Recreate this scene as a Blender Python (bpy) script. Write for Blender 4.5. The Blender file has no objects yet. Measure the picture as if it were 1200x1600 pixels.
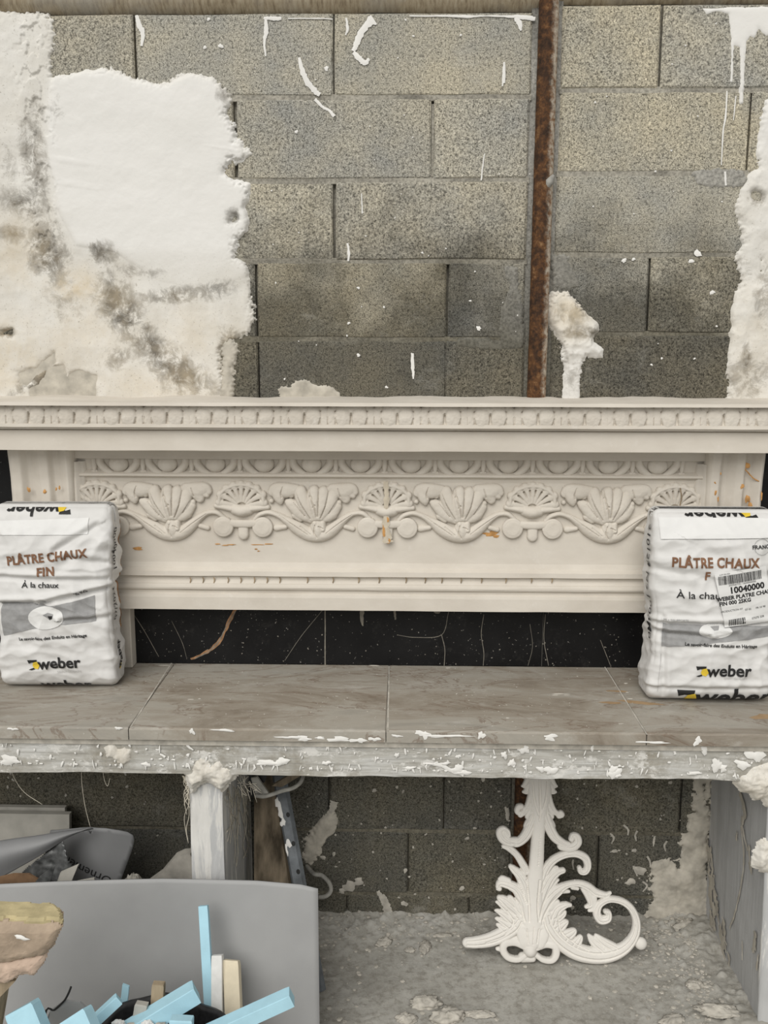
import bpy, bmesh, math, random
import numpy as np
from mathutils import Matrix, Vector

# ---------------------------------------------------------------- camera, sky, exposure
SC = bpy.context.scene
COL = SC.collection
Z0 = 2.278                                  # height of the second block joint above the floor
F, CAM = 1491.44, np.array([0.1865, -2.5507, -0.5954 + Z0])
PITCH, YAW, ROLL = 0.1806, 0.0228, 0.0016
cp, sp = math.cos(PITCH), math.sin(PITCH)
cy, sy = math.cos(YAW), math.sin(YAW)
cr, sr = math.cos(ROLL), math.sin(ROLL)
_r = np.array([cy, sy, 0]); _f0 = np.array([-sy, cy, 0]); _u0 = np.array([0, 0, 1.0])
FWD = _f0 * cp - _u0 * sp; _up = _u0 * cp + _f0 * sp
RIGHT = _r * cr + _up * sr; UP = -_r * sr + _up * cr
cam_d = bpy.data.cameras.new('camera'); cam = bpy.data.objects.new('camera', cam_d); COL.objects.link(cam)
cam_d.sensor_fit = 'VERTICAL'; cam_d.sensor_height = 36; cam_d.lens = F * 36 / 1600
cam_d.clip_start = 0.05
M = Matrix.Identity(4)
for i in range(3):
    M[i][0], M[i][1], M[i][2], M[i][3] = RIGHT[i], UP[i], -FWD[i], CAM[i]
cam.matrix_world = M
SC.camera = cam
W = bpy.data.worlds.new('overcast_sky'); SC.world = W; W.use_nodes = True
bg = W.node_tree.nodes['Background']; bg.inputs[0].default_value = (1.0, 0.985, 0.955, 1); bg.inputs[1].default_value = 0.50
sun_d = bpy.data.lights.new('soft_daylight', 'SUN'); sun_d.energy = 2.35; sun_d.angle = math.radians(46); sun_d.color = (1.0, 0.975, 0.93)
sun = bpy.data.objects.new('soft_daylight', sun_d); COL.objects.link(sun)
sun.rotation_euler = Vector((0.24, 0.80, -0.70)).to_track_quat('-Z', 'Y').to_euler()
SC.view_settings.view_transform = 'Standard'; SC.view_settings.look = 'None'
SC.view_settings.gamma = 1; SC.view_settings.use_curve_mapping = False
SC.view_settings.exposure = 0.05

# ---------------------------------------------------------------- small helpers
def ray(u, v):
    return (u - 600) / F * RIGHT - (v - 800) / F * UP + FWD
def un(u, v, axis, val):
    """point of the place seen at photo pixel (u, v) on the plane axis = val"""
    k = 'xyz'.index(axis); d = ray(u, v)
    return CAM + d * (val - CAM[k]) / d[k]
def unp(u, v, p, n):
    d = ray(u, v); return CAM + d * (np.dot(np.array(p) - CAM, n) / np.dot(d, n))
def scale_at(p):                            # pixels per metre at a point
    return F / np.dot(np.array(p) - CAM, FWD)

def _h(ix, iy, iz, seed):
    n = (ix.astype(np.int64) * 374761393 + iy.astype(np.int64) * 668265263 + iz.astype(np.int64) * 2147483647 + seed * 974634777) & 0xffffffff
    n = ((n ^ (n >> 13)) * 1274126177) & 0xffffffff
    n = ((n ^ (n >> 15)) * 2246822519) & 0xffffffff
    return ((n ^ (n >> 16)) & 0xffff) / 65535.0
def vnoise(x, y, seed=0, z=None):
    x = np.asarray(x, float); y = np.asarray(y, float)
    z = np.zeros_like(x) if z is None else np.asarray(z, float)
    ix, iy, iz = np.floor(x), np.floor(y), np.floor(z)
    fx, fy, fz = x - ix, y - iy, z - iz
    fx = fx * fx * (3 - 2 * fx); fy = fy * fy * (3 - 2 * fy); fz = fz * fz * (3 - 2 * fz)
    def L(dz):
        a = _h(ix, iy, iz + dz, seed); b = _h(ix + 1, iy, iz + dz, seed)
        c = _h(ix, iy + 1, iz + dz, seed); d = _h(ix + 1, iy + 1, iz + dz, seed)
        return (a * (1 - fx) + b * fx) * (1 - fy) + (c * (1 - fx) + d * fx) * fy
    if not fz.any(): return L(0)
    return L(0) * (1 - fz) + L(1) * fz
def fbm(x, y, oct=4, seed=0, z=None, gain=0.5):
    s = 0; a = 1.0; t = 0
    for k in range(oct):
        s = s + a * vnoise(x * 2 ** k, y * 2 ** k, seed + k, None if z is None else z * 2 ** k); t += a; a *= gain
    return s / t                            # 0..1
def ridged(x, y, oct=3, seed=0):
    s = 0; a = 1.0; t = 0
    for k in range(oct):
        s = s + a * (1 - abs(2 * vnoise(x * 2 ** k, y * 2 ** k, seed + k) - 1)); t += a; a *= 0.5
    return s / t

def props(o, label=None, cat=None, group=None, kind=None):
    if label: o['label'] = label
    if cat: o['category'] = cat
    if group: o['group'] = group
    if kind: o['kind'] = kind
    return o
def mesh(name, verts, faces, mat=None, smooth=False):
    me = bpy.data.meshes.new(name)
    me.from_pydata(np.asarray(verts, float).tolist(), [], faces.tolist() if isinstance(faces, np.ndarray) else faces)
    if mat: me.materials.append(mat)
    if smooth: me.polygons.foreach_set('use_smooth', [True] * len(me.polygons))
    me.validate()
    return me
def link(name, me, parent=None, loc=None):
    o = bpy.data.objects.new(name, me); COL.objects.link(o)
    if parent is not None: o.parent = parent
    if loc is not None: o.location = Vector([float(c) for c in loc])
    return o
def obj(name, verts, faces, mat, parent=None, smooth=False, loc=None):
    return link(name, mesh(name, verts, faces, mat, smooth), parent, loc)
def thing(name, label, cat, loc=(0, 0, 0), group=None):
    return props(link(name, None, None, loc), label, cat, group)
def attr(me, name, rgb):
    a = me.color_attributes.new(name, 'FLOAT_COLOR', 'POINT')
    d = np.ones((len(me.vertices), 4)); d[:, :3] = rgb
    a.data.foreach_set('color', d.ravel())

class MB:
    """collects shapes that make up ONE part"""
    def __init__(s): s.v = []; s.f = []
    def add(s, v, f):
        n = len(s.v); s.v += [tuple(map(float, p)) for p in v]; s.f += [tuple(int(i) + n for i in q) for q in f]; return s
    def box(s, x0, x1, y0, y1, z0, z1, b=0.0):
        v, f = boxvf(x0, x1, y0, y1, z0, z1, b); return s.add(v, f)
    def tube(s, pts, r, n=8, cap=True):
        pts = [np.array(p, float) for p in pts]; rr = r if hasattr(r, '__len__') else [r] * len(pts)
        v = []; f = []
        ref = np.array([0.31, 0.62, 0.72])
        for i, p in enumerate(pts):
            t = pts[min(i + 1, len(pts) - 1)] - pts[max(i - 1, 0)]; t = t / (np.linalg.norm(t) + 1e-12)
            a = np.cross(t, ref); a /= np.linalg.norm(a) + 1e-12; b = np.cross(t, a)
            for k in range(n):
                w = 2 * math.pi * k / n; v.append(p + rr[i] * (math.cos(w) * a + math.sin(w) * b))
        for i in range(len(pts) - 1):
            for k in range(n):
                f.append((i * n + k, i * n + (k + 1) % n, (i + 1) * n + (k + 1) % n, (i + 1) * n + k))
        if cap:
            f.append(tuple(range(n))[::-1]); f.append(tuple(range((len(pts) - 1) * n, len(pts) * n)))
        return s.add(v, f)
    def obj(s, name, mat, parent=None, smooth=False, loc=None):
        return obj(name, s.v, s.f, mat, parent, smooth, loc)
def boxvf(x0, x1, y0, y1, z0, z1, b=0.0):
    if b <= 0:
        v = [(x, y, z) for z in (z0, z1) for y in (y0, y1) for x in (x0, x1)]
        f = [(0, 2, 3, 1), (4, 5, 7, 6), (0, 1, 5, 4), (2, 6, 7, 3), (0, 4, 6, 2), (1, 3, 7, 5)]
        return v, f
    bm = bmesh.new(); bmesh.ops.create_cube(bm, size=1)
    for q in bm.verts:
        q.co = Vector(((x0 + x1) / 2 + q.co.x * (x1 - x0), (y0 + y1) / 2 + q.co.y * (y1 - y0), (z0 + z1) / 2 + q.co.z * (z1 - z0)))
    bmesh.ops.bevel(bm, geom=bm.edges[:], offset=b, segments=1, affect='EDGES')
    bm.verts.index_update()
    v = [tuple(q.co) for q in bm.verts]; f = [tuple(q.index for q in p.verts) for p in bm.faces]; bm.free()
    return v, f

def grid_faces(nu, nv, keep=None):
    i = np.arange(nu * nv).reshape(nu, nv)
    q = np.stack([i[:-1, :-1], i[1:, :-1], i[1:, 1:], i[:-1, 1:]], -1).reshape(-1, 4)
    if keep is not None: q = q[keep.reshape(-1)]
    return q
def compact(v, f):
    used = np.unique(f); m = np.full(len(v), -1); m[used] = np.arange(len(used)); return v[used], m[f], used

def cat(pts, n=12):
    """Catmull-Rom through rows of numbers"""
    p = np.array(pts, float)
    if len(p) == 1: return p
    p = np.vstack([2 * p[0] - p[1], p, 2 * p[-1] - p[-2]]); out = []
    for i in range(1, len(p) - 2):
        t = np.linspace(0, 1, n, endpoint=False)[:, None]
        a, b, c, d = p[i - 1], p[i], p[i + 1], p[i + 2]
        out.append(0.5 * ((2 * b) + (-a + c) * t + (2 * a - 5 * b + 4 * c - d) * t ** 2 + (-a + 3 * b - 3 * c + d) * t ** 3))
    out.append(p[-2][None]); return np.vstack(out)

def stroke_field(U, V, strokes, n=12):
    """signed depth inside the union of tapered strokes (u, v, radius, height) and its domed relief"""
    SD = np.full(U.shape, -1.0); H = np.full(U.shape, -0.02)
    for s in strokes:
        pts, pw = s
        q = cat(pts, n); q[:, 2] = np.maximum(q[:, 2], 1e-4)
        m = q[:, 2].max() * 1.4 + 0.003
        i0, i1 = np.searchsorted(U[:, 0], [q[:, 0].min() - m, q[:, 0].max() + m]); j0, j1 = np.searchsorted(V[0], [q[:, 1].min() - m, q[:, 1].max() + m])
        if i1 <= i0 or j1 <= j0: continue
        u = U[i0:i1, j0:j1]; v = V[i0:i1, j0:j1]; sd = SD[i0:i1, j0:j1]; h = H[i0:i1, j0:j1]
        for a, b, r, hh in q:
            d = np.hypot(u - a, v - b)
            np.maximum(sd, r - d, out=sd)
            k = np.minimum(d / r, 1.0)
            np.maximum(h, np.where(d <= r, hh * (1 - k ** pw) ** (1 / pw), -0.02), out=h)
    return SD, H

def relief(strokes, grooves=(), res=0.0015, base=-0.001, free=None, rough=0.0004, seed=3):
    """carved relief in the (x, z) plane standing out towards -y; free = thickness of the body below the carving"""
    allp = np.vstack([cat(s[0], 8) for s in strokes]); r = allp[:, 2].max() + 2 * res
    us = np.arange(allp[:, 0].min() - r, allp[:, 0].max() + r, res); vs = np.arange(allp[:, 1].min() - r, allp[:, 1].max() + r, res)
    U, V = np.meshgrid(us, vs, indexing='ij')
    SD, H = stroke_field(U, V, strokes)
    if grooves:
        _, G = stroke_field(U, V, grooves); H = H - np.clip(G, 0, None)
    H = H + (fbm(U * 120, V * 120, 3, seed) - 0.5) * 2 * rough
    k = SD > -res * 0.85
    keep = k[:-1, :-1] & k[1:, :-1] & k[1:, 1:] & k[:-1, 1:]
    gu, gv = np.gradient(SD, res); n = np.hypot(gu, gv) + 1e-9
    out = SD < 0
    U2 = np.where(out, U - SD * gu / n, U); V2 = np.where(out, V - SD * gv / n, V)
    e = 0.0 if free else base
    H = np.where(SD <= res * 0.25, e, np.maximum(H, e)) + (free or 0)
    v = np.stack([U2, -H, V2], -1).reshape(-1, 3); f = grid_faces(*U.shape, keep)
    v, f, _ = compact(v, f)
    if free:
        nv = len(v); b = v.copy(); b[:, 1] = 0
        ed = np.vstack([f[:, [0, 1]], f[:, [1, 2]], f[:, [2, 3]], f[:, [3, 0]]])
        key = np.sort(ed, 1); _, idx, cnt = np.unique(key[:, 0].astype(np.int64) * nv + key[:, 1], return_index=True, return_counts=True)
        be = ed[idx[cnt == 1]]
        sk = np.stack([be[:, 1], be[:, 0], be[:, 0] + nv, be[:, 1] + nv], -1)
        v = np.vstack([v, b]); f = np.vstack([f, f[:, ::-1] + nv, sk])
    return v, f

def poly_sd(U, V, poly):
    """signed distance, positive inside"""
    P = np.array(poly, float); D = np.full(U.shape, 1e9); ins = np.zeros(U.shape, bool)
    for a, b in zip(P, np.roll(P, -1, 0)):
        e = b - a; L = e @ e + 1e-12
        t = np.clip(((U - a[0]) * e[0] + (V - a[1]) * e[1]) / L, 0, 1)
        D = np.minimum(D, np.hypot(U - a[0] - t * e[0], V - a[1] - t * e[1]))
        c = ((a[1] > V) != (b[1] > V)) & (U < (b[0] - a[0]) * (V - a[1]) / (b[1] - a[1] + 1e-12) + a[0]); ins ^= c
    return np.where(ins, D, -D)

class Skin:
    """thin splashes, drips and streaks lying on a plane (origin o, axes e1 e2, outward n)"""
    def __init__(s, o, e1, e2, n, rng): s.o, s.e1, s.e2, s.n = [np.array(k, float) for k in (o, e1, e2, n)]; s.m = MB(); s.rng = rng
    def P(s, a, b, h): return s.o + a * s.e1 + b * s.e2 + h * s.n
    def at(s, u, v):
        p = unp(u, v, s.o, s.n) - s.o; return p @ s.e1, p @ s.e2
    def splat(s, a, b, ra, rb=None, rot=0.0, t=0.0012, n=11, jag=0.35):
        rb = rb or ra; rng = s.rng; ph = [rng.uniform(0, 6.28) for _ in range(3)]
        v = [s.P(a, b, t)]; c, q = math.cos(rot), math.sin(rot)
        for fr, hh in ((0.62, t * 0.85), (1.0, 0.0001)):
            for k in range(n):
                w = 2 * math.pi * k / n
                g = 1 + jag * (0.5 * math.sin(2 * w + ph[0]) + 0.4 * math.sin(3 * w + ph[1]) + 0.4 * math.sin(5 * w + ph[2])) + rng.uniform(-.1, .1) * (jag > 0)
                x, y = ra * g * fr * math.cos(w), rb * g * fr * math.sin(w)
                v.append(s.P(a + c * x - q * y, b + q * x + c * y, hh))
        f = [(0, 1 + k, 1 + (k + 1) % n) for k in range(n)] + [(1 + k, 1 + n + k, 1 + n + (k + 1) % n, 1 + (k + 1) % n) for k in range(n)]
        s.m.add(v, f); return s
    def drip(s, pts, t=0.0012, jit=0.25):
        q = cat(pts, 6); v = []; f = []
        for i, (a, b, r) in enumerate(q):
            d = q[min(i + 1, len(q) - 1), :2] - q[max(i - 1, 0), :2]; d = d / (np.linalg.norm(d) + 1e-9); nx, ny = -d[1], d[0]
            r1 = r * (1 + s.rng.uniform(-jit, jit)); r2 = r * (1 + s.rng.uniform(-jit, jit))
            v += [s.P(a + nx * r1, b + ny * r1, 0.0001), s.P(a, b, t), s.P(a - nx * r2, b - ny * r2, 0.0001)]
            if i: k = 3 * i; f += [(k - 3, k - 2, k + 1, k), (k - 2, k - 1, k + 2, k + 1)]
        s.m.add(v, f); return s
    def psplat(s, u, v, ru, rv=None, **k):
        a, b = s.at(u, v); sc = scale_at(s.P(a, b, 0)); return s.splat(a, b, ru / sc, (rv or ru) / sc, **k)
    def pdrip(s, pts, **k):
        q = []
        for u, v, r in pts:
            a, b = s.at(u, v); q.append((a, b, r / scale_at(s.P(a, b, 0))))
        return s.drip(q, **k)
    def obj(s, name, mat, parent=None, kind='stuff'):
        o = s.m.obj(name, mat, parent, smooth=True)
        if kind: o['kind'] = kind
        return o

# ---------------------------------------------------------------- procedural materials
class Mat:
    def __init__(s, name, rough=0.9, spec=0.25):
        s.m = bpy.data.materials.new(name); s.m.use_nodes = True; s.t = s.m.node_tree; s.n = s.t.nodes
        s.b = s.n['Principled BSDF']; s.b.inputs['Roughness'].default_value = rough; s.b.inputs['Specular IOR Level'].default_value = spec
        g = s.n.new('ShaderNodeNewGeometry'); s.pos = g.outputs['Position']; s.bumps = []
    def L(s, a, b): s.t.links.new(a, b)
    def noise(s, scale, detail=4, rough=0.55, vec=None, stretch=None, dist=0.0):
        n = s.n.new('ShaderNodeTexNoise'); n.inputs['Scale'].default_value = scale; n.inputs['Detail'].default_value = detail
        n.inputs['Roughness'].default_value = rough; n.inputs['Distortion'].default_value = dist
        v = vec or s.pos
        if stretch:
            mp = s.n.new('ShaderNodeMapping'); mp.inputs['Scale'].default_value = stretch; s.L(v, mp.inputs[0]); v = mp.outputs[0]
        s.L(v, n.inputs['Vector']); return n.outputs['Fac']
    def vor(s, scale, feature='F1', out='Distance', stretch=None):
        n = s.n.new('ShaderNodeTexVoronoi'); n.feature = feature; n.inputs['Scale'].default_value = scale
        v = s.pos
        if stretch:
            mp = s.n.new('ShaderNodeMapping'); mp.inputs['Scale'].default_value = stretch; s.L(v, mp.inputs[0]); v = mp.outputs[0]
        s.L(v, n.inputs['Vector']); return n.outputs[out]
    def ramp(s, fac, stops, interp='LINEAR'):
        n = s.n.new('ShaderNodeValToRGB'); e = n.color_ramp.elements; n.color_ramp.interpolation = interp
        while len(e) < len(stops): e.new(0.5)
        for k, (p, c) in enumerate(stops):
            e[k].position = p; e[k].color = (c, c, c, 1) if not hasattr(c, '__len__') else (*c, 1)
        s.L(fac, n.inputs[0]); return n.outputs[0]
    def mix(s, fac, a, b, mode='MIX'):
        n = s.n.new('ShaderNodeMix'); n.data_type = 'RGBA'; n.blend_type = mode; n.clamp_factor = True
        for val, k in ((fac, 0), (a, 6), (b, 7)):
            i = n.inputs[k]
            if hasattr(val, 'links'): s.L(val, i)
            elif k == 0: i.default_value = val
            else: i.default_value = (*val, 1) if hasattr(val, '__len__') else (val, val, val, 1)
        return n.outputs[2]
    def math(s, op, a, b=0.0, clamp=False):
        n = s.n.new('ShaderNodeMath'); n.operation = op; n.use_clamp = clamp
        for val, k in ((a, 0), (b, 1)):
            if hasattr(val, 'links'): s.L(val, n.inputs[k])
            else: n.inputs[k].default_value = val
        return n.outputs[0]
    def attr(s, name, ch=None):
        n = s.n.new('ShaderNodeAttribute'); n.attribute_name = name
        if ch is None: return n.outputs['Color']
        p = s.n.new('ShaderNodeSeparateColor'); s.L(n.outputs['Color'], p.inputs[0]); return p.outputs[ch]
    def rnd(s):
        return s.n.new('ShaderNodeObjectInfo').outputs['Random']
    def xyz(s, ch):
        p = s.n.new('ShaderNodeSeparateXYZ'); s.L(s.pos, p.inputs[0]); return p.outputs[ch]
    def bump(s, h, strength=0.4, dist=0.002):
        b = s.n.new('ShaderNodeBump'); b.inputs['Strength'].default_value = strength; b.inputs['Distance'].default_value = dist
        s.L(h, b.inputs['Height'])
        if s.bumps: s.L(s.bumps[-1].outputs[0], b.inputs['Normal'])
        s.bumps.append(b); s.L(b.outputs[0], s.b.inputs['Normal'])
    def out(s, col):
        if hasattr(col, 'links'): s.L(col, s.b.inputs['Base Color'])
        else: s.b.inputs['Base Color'].default_value = (*col, 1)
        return s.m
def plain(name, c, var=0.12, scale=14, rough=0.85, bump=0.15, bscale=150, spec=0.25, stretch=None):
    m = Mat(name, rough, spec); n = m.noise(scale, 4, stretch=stretch)
    col = m.ramp(n, [(0.3, [k * (1 - var) for k in c]), (0.7, [min(1, k * (1 + var)) for k in c])])
    if bump: m.bump(m.noise(bscale, 3, stretch=stretch), bump, 0.001)
    return m.out(col)

def mat_block():
    m = Mat('concrete_block', 0.95, 0.15)
    tint = m.ramp(m.rnd(), [(0.0, (0.372, 0.350, 0.296)), (0.5, (0.375, 0.368, 0.340)), (1.0, (0.448, 0.415, 0.335))])
    big = m.ramp(m.noise(5.5, 5, 0.6), [(0.33, (0.80, 0.82, 0.84)), (0.66, (1.10, 1.06, 0.96))])
    c = m.mix(1.0, tint, big, 'MULTIPLY')
    g1 = m.noise(330, 3, 0.7); g2 = m.noise(140, 3, 0.65)
    c = m.mix(1.0, c, m.ramp(g1, [(0.36, 0.26), (0.45, 0.86), (0.57, 1.12), (0.68, 1.7)]), 'MULTIPLY')
    c = m.mix(1.0, c, m.ramp(g2, [(0.36, 0.48), (0.45, 0.94), (0.60, 1.12), (0.70, 1.32)]), 'MULTIPLY')
    pit = m.ramp(m.vor(75), [(0.05, 0.40), (0.13, 1.0)])
    c = m.mix(0.55, c, m.mix(1.0, c, pit, 'MULTIPLY'))
    # damp: dark, blotchy and brown in the lower courses
    z = m.math('ADD', m.xyz(2), m.math('MULTIPLY', m.math('SUBTRACT', m.noise(5, 5, 0.65), 0.5), 0.75))
    damp = m.ramp(m.math('DIVIDE', z, 3.0), [(0.580, 1.0), (0.675, 0.0)])
    c = m.mix(damp, c, m.mix(1.0, c, (0.34, 0.335, 0.322), 'MULTIPLY'))
    low = m.ramp(m.math('DIVIDE', z, 3.0), [(0.15, 1.0), (0.24, 0.0)])
    c = m.mix(low, c, m.mix(1.0, c, (0.98, 1.0, 1.02), 'MULTIPLY'))
    soot = m.ramp(m.noise(9, 6, 0.7), [(0.56, 0.0), (0.74, 0.6)])
    c = m.mix(m.math('MULTIPLY', soot, damp), c, (0.035, 0.033, 0.028))
    dust = m.ramp(m.noise(7, 6, 0.72, stretch=(1, 1, 1.3)), [(0.58, 0.0), (0.72, 0.30)])
    c = m.mix(dust, c, (0.45, 0.44, 0.40))
    m.bump(g1, 0.5, 0.0025); m.bump(g2, 0.5, 0.003); m.bump(m.noise(20, 3), 0.25, 0.006)
    return m.out(c)
def mat_mortar(name='mortar', c=(0.36, 0.34, 0.29)):
    m = Mat(name, 0.95, 0.15)
    g = m.noise(150, 4, 0.65)
    col = m.mix(1.0, m.ramp(m.noise(9, 5), [(0.3, [k * 0.62 for k in c]), (0.7, [k * 1.25 for k in c])]), m.ramp(g, [(0.35, 0.62), (0.6, 1.12)]), 'MULTIPLY')
    z = m.math('ADD', m.xyz(2), m.math('MULTIPLY', m.math('SUBTRACT', m.noise(5, 5, 0.65), 0.5), 0.6))
    damp = m.ramp(m.math('DIVIDE', z, 3.0), [(0.56, 1.0), (0.66, 0.0)])
    col = m.mix(damp, col, m.mix(1.0, col, (0.45, 0.44, 0.40), 'MULTIPLY'))
    m.bump(g, 0.6, 0.003); return m.out(col)
def mat_wallplaster():
    m = Mat('wall_plaster', 0.9, 0.2)
    old = m.ramp(m.noise(6, 5, 0.6), [(0.3, (0.60, 0.575, 0.52)), (0.6, (0.71, 0.695, 0.655))])
    fresh = m.ramp(m.noise(3.5, 4, stretch=(1, 1, 3)), [(0.3, (0.715, 0.705, 0.675)), (0.7, (0.765, 0.755, 0.73))])
    c = m.mix(m.attr('paint', 2), old, fresh)
    n1 = m.noise(26, 8, 0.74, dist=0.4); n2 = m.noise(9, 7, 0.72)
    d = m.ramp(m.math('MULTIPLY', m.attr('paint', 0), m.ramp(n1, [(0.36, 0.0), (0.66, 1.25)])), [(0.12, 0.0), (0.30, 0.45), (0.75, 0.92)])
    c = m.mix(d, c, m.ramp(n2, [(0.35, (0.075, 0.068, 0.056)), (0.65, (0.24, 0.21, 0.165))]))
    o = m.math('MULTIPLY', m.attr('paint', 1), m.ramp(n2, [(0.35, 0.15), (0.62, 1.0)]))
    c = m.mix(o, c, (0.58, 0.47, 0.30))
    sp = m.math('MULTIPLY', m.ramp(m.noise(190, 4, 0.7), [(0.60, 0.0), (0.70, 0.7)]), m.math('SUBTRACT', 1.0, m.attr('paint', 2), True))
    c = m.mix(sp, c, (0.30, 0.27, 0.22))
    m.bump(n1, 0.30, 0.004); m.bump(m.noise(40, 5, stretch=(1, 1, 2)), 0.15, 0.0012)
    return m.out(c)
def mat_mantel():
    m = Mat('cast_plaster', 0.82, 0.25)
    c = m.ramp(m.noise(7, 5, 0.6, stretch=(1, 1, 2)), [(0.3, (0.565, 0.52, 0.455)), (0.7, (0.655, 0.612, 0.545))])
    c = m.mix(m.ramp(m.noise(34, 6, 0.7), [(0.60, 0.0), (0.78, 0.5)]), c, (0.72, 0.69, 0.64))
    c = m.mix(m.ramp(m.noise(75, 5, 0.7), [(0.72, 0.0), (0.76, 0.5)]), c, (0.42, 0.33, 0.22))
    m.bump(m.noise(40, 5, 0.6), 0.20, 0.0025); m.bump(m.noise(240, 3), 0.15, 0.0008)
    return m.out(c)
def mat_rust():
    m = Mat('rust', 0.85, 0.3)
    n = m.noise(48, 7, 0.74)
    c = m.ramp(n, [(0.30, (0.014, 0.009, 0.006)), (0.46, (0.050, 0.025, 0.013)), (0.58, (0.115, 0.052, 0.020)), (0.72, (0.26, 0.155, 0.075))])
    side = m.ramp(m.math('ADD', m.xyz(0), m.math('MULTIPLY', m.noise(55, 6, 0.75), 0.03)), [(0.5530, 0.0), (0.5640, 0.85)])
    c = m.mix(side, c, m.ramp(m.noise(90, 4), [(0.35, (0.22, 0.12, 0.06)), (0.6, (0.55, 0.49, 0.40))]))
    m.bump(n, 0.7, 0.003); m.bump(m.noise(180, 3), 0.5, 0.001)
    return m.out(c)
def mat_marble():
    m = Mat('black_marble', 0.38, 0.22)
    c = m.ramp(m.noise(6, 6, 0.6), [(0.3, (0.003, 0.003, 0.0035)), (0.7, (0.011, 0.011, 0.0115))])
    dust = m.ramp(m.noise(16, 8, 0.78), [(0.56, 0.0), (0.76, 0.30)])
    c = m.mix(dust, c, (0.085, 0.082, 0.075))
    c = m.mix(m.ramp(m.noise(150, 3, 0.6), [(0.69, 0.0), (0.73, 0.8)]), c, (0.45, 0.43, 0.39))
    m.bump(m.noise(40, 4), 0.06, 0.001); return m.out(c)
def mat_stone():
    m = Mat('veined_stone', 0.55, 0.35)
    n = m.noise(4, 9, 0.70, stretch=(0.6, 1.7, 1), dist=0.7)
    c = m.ramp(n, [(0.28, (0.175, 0.142, 0.108)), (0.43, (0.290, 0.256, 0.210)), (0.55, (0.365, 0.340, 0.295)), (0.72, (0.270, 0.255, 0.222))])
    c = m.mix(1.0, c, m.ramp(m.rnd(), [(0, 0.93), (1, 1.05)]), 'MULTIPLY')
    v = m.ramp(m.noise(2.2, 9, 0.62, stretch=(0.8, 2.4, 1), dist=1.8), [(0.485, 0.0), (0.5, 0.55), (0.515, 0.0)])
    c = m.mix(v, c, (0.13, 0.075, 0.045))
    d = m.ramp(m.noise(18, 8, 0.8, stretch=(0.5, 1, 1)), [(0.55, 0.0), (0.78, 0.6)])
    c = m.mix(d, c, (0.56, 0.545, 0.51))
    c = m.mix(m.ramp(m.noise(170, 4, 0.65), [(0.68, 0.0), (0.73, 0.7)]), c, (0.65, 0.64, 0.60))
    m.bump(m.noise(60, 5), 0.12, 0.001); return m.out(c)
def mat_fascia():
    m = Mat('smeared_concrete', 0.85, 0.2)
    c = m.ramp(m.noise(11, 7, 0.66, stretch=(0.5, 1, 2.2)), [(0.30, (0.27, 0.255, 0.22)), (0.48, (0.45, 0.44, 0.405)), (0.62, (0.56, 0.56, 0.54))])
    c = m.mix(m.ramp(m.noise(5, 7, 0.75), [(0.48, 0.0), (0.62, 0.75)]), c, (0.25, 0.225, 0.178))
    c = m.mix(m.ramp(m.noise(60, 5, 0.7, stretch=(0.12, 1, 2.5)), [(0.50, 0.0), (0.62, 0.55)]), c, (0.24, 0.232, 0.21))
    c = m.mix(m.ramp(m.noise(30, 8, 0.75, stretch=(0.6, 1, 1)), [(0.53, 0.0), (0.60, 0.9)]), c, (0.66, 0.65, 0.62))
    m.bump(m.noise(45, 5, stretch=(0.4, 1, 2)), 0.35, 0.002); return m.out(c)
def mat_pier(name, a, b, amt):
    m = Mat(name, 0.8, 0.25)
    c = m.ramp(m.noise(4, 4), [(0.3, [k * 0.88 for k in a]), (0.7, a)])
    s = m.ramp(m.noise(26, 6, 0.66, stretch=(1, 1, 0.12), dist=0.3), [(0.62 - amt, 0.0), (0.68 - amt, 1.0)])
    c = m.mix(s, c, m.ramp(m.noise(12, 5), [(0.3, [k * 0.85 for k in b]), (0.7, b)]))
    m.bump(m.noise(22, 6, 0.66, stretch=(1, 1, 0.12), dist=0.3), 0.6, 0.006); return m.out(c)
def mat_floor():
    m = Mat('dusty_concrete_floor', 0.95, 0.15)
    c = m.ramp(m.noise(6, 7, 0.7), [(0.3, (0.29, 0.277, 0.245)), (0.55, (0.42, 0.408, 0.372)), (0.75, (0.47, 0.462, 0.435))])
    c = m.mix(m.ramp(m.noise(40, 7, 0.75), [(0.47, 0.0), (0.64, 0.65)]), c, (0.20, 0.185, 0.155))
    c = m.mix(m.ramp(m.noise(100, 5, 0.7), [(0.60, 0.0), (0.68, 0.7)]), c, (0.47, 0.455, 0.41))
    m.bump(m.noise(60, 6, 0.7), 0.5, 0.004); return m.out(c)
def mat_paper():
    m = Mat('sack_paper', 0.62, 0.35)
    c = m.ramp(m.noise(7, 5), [(0.3, (0.60, 0.595, 0.58)), (0.7, (0.69, 0.685, 0.675))])
    c = m.mix(m.ramp(m.noise(45, 6, 0.75), [(0.66, 0.0), (0.8, 0.35)]), c, (0.36, 0.33, 0.29))
    m.bump(m.vor(19), 0.22, 0.010); m.bump(m.vor(40), 0.22, 0.004); m.bump(m.noise(60, 4, 0.6), 0.15, 0.0015)
    return m.out(c)
MT = {}
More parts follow.
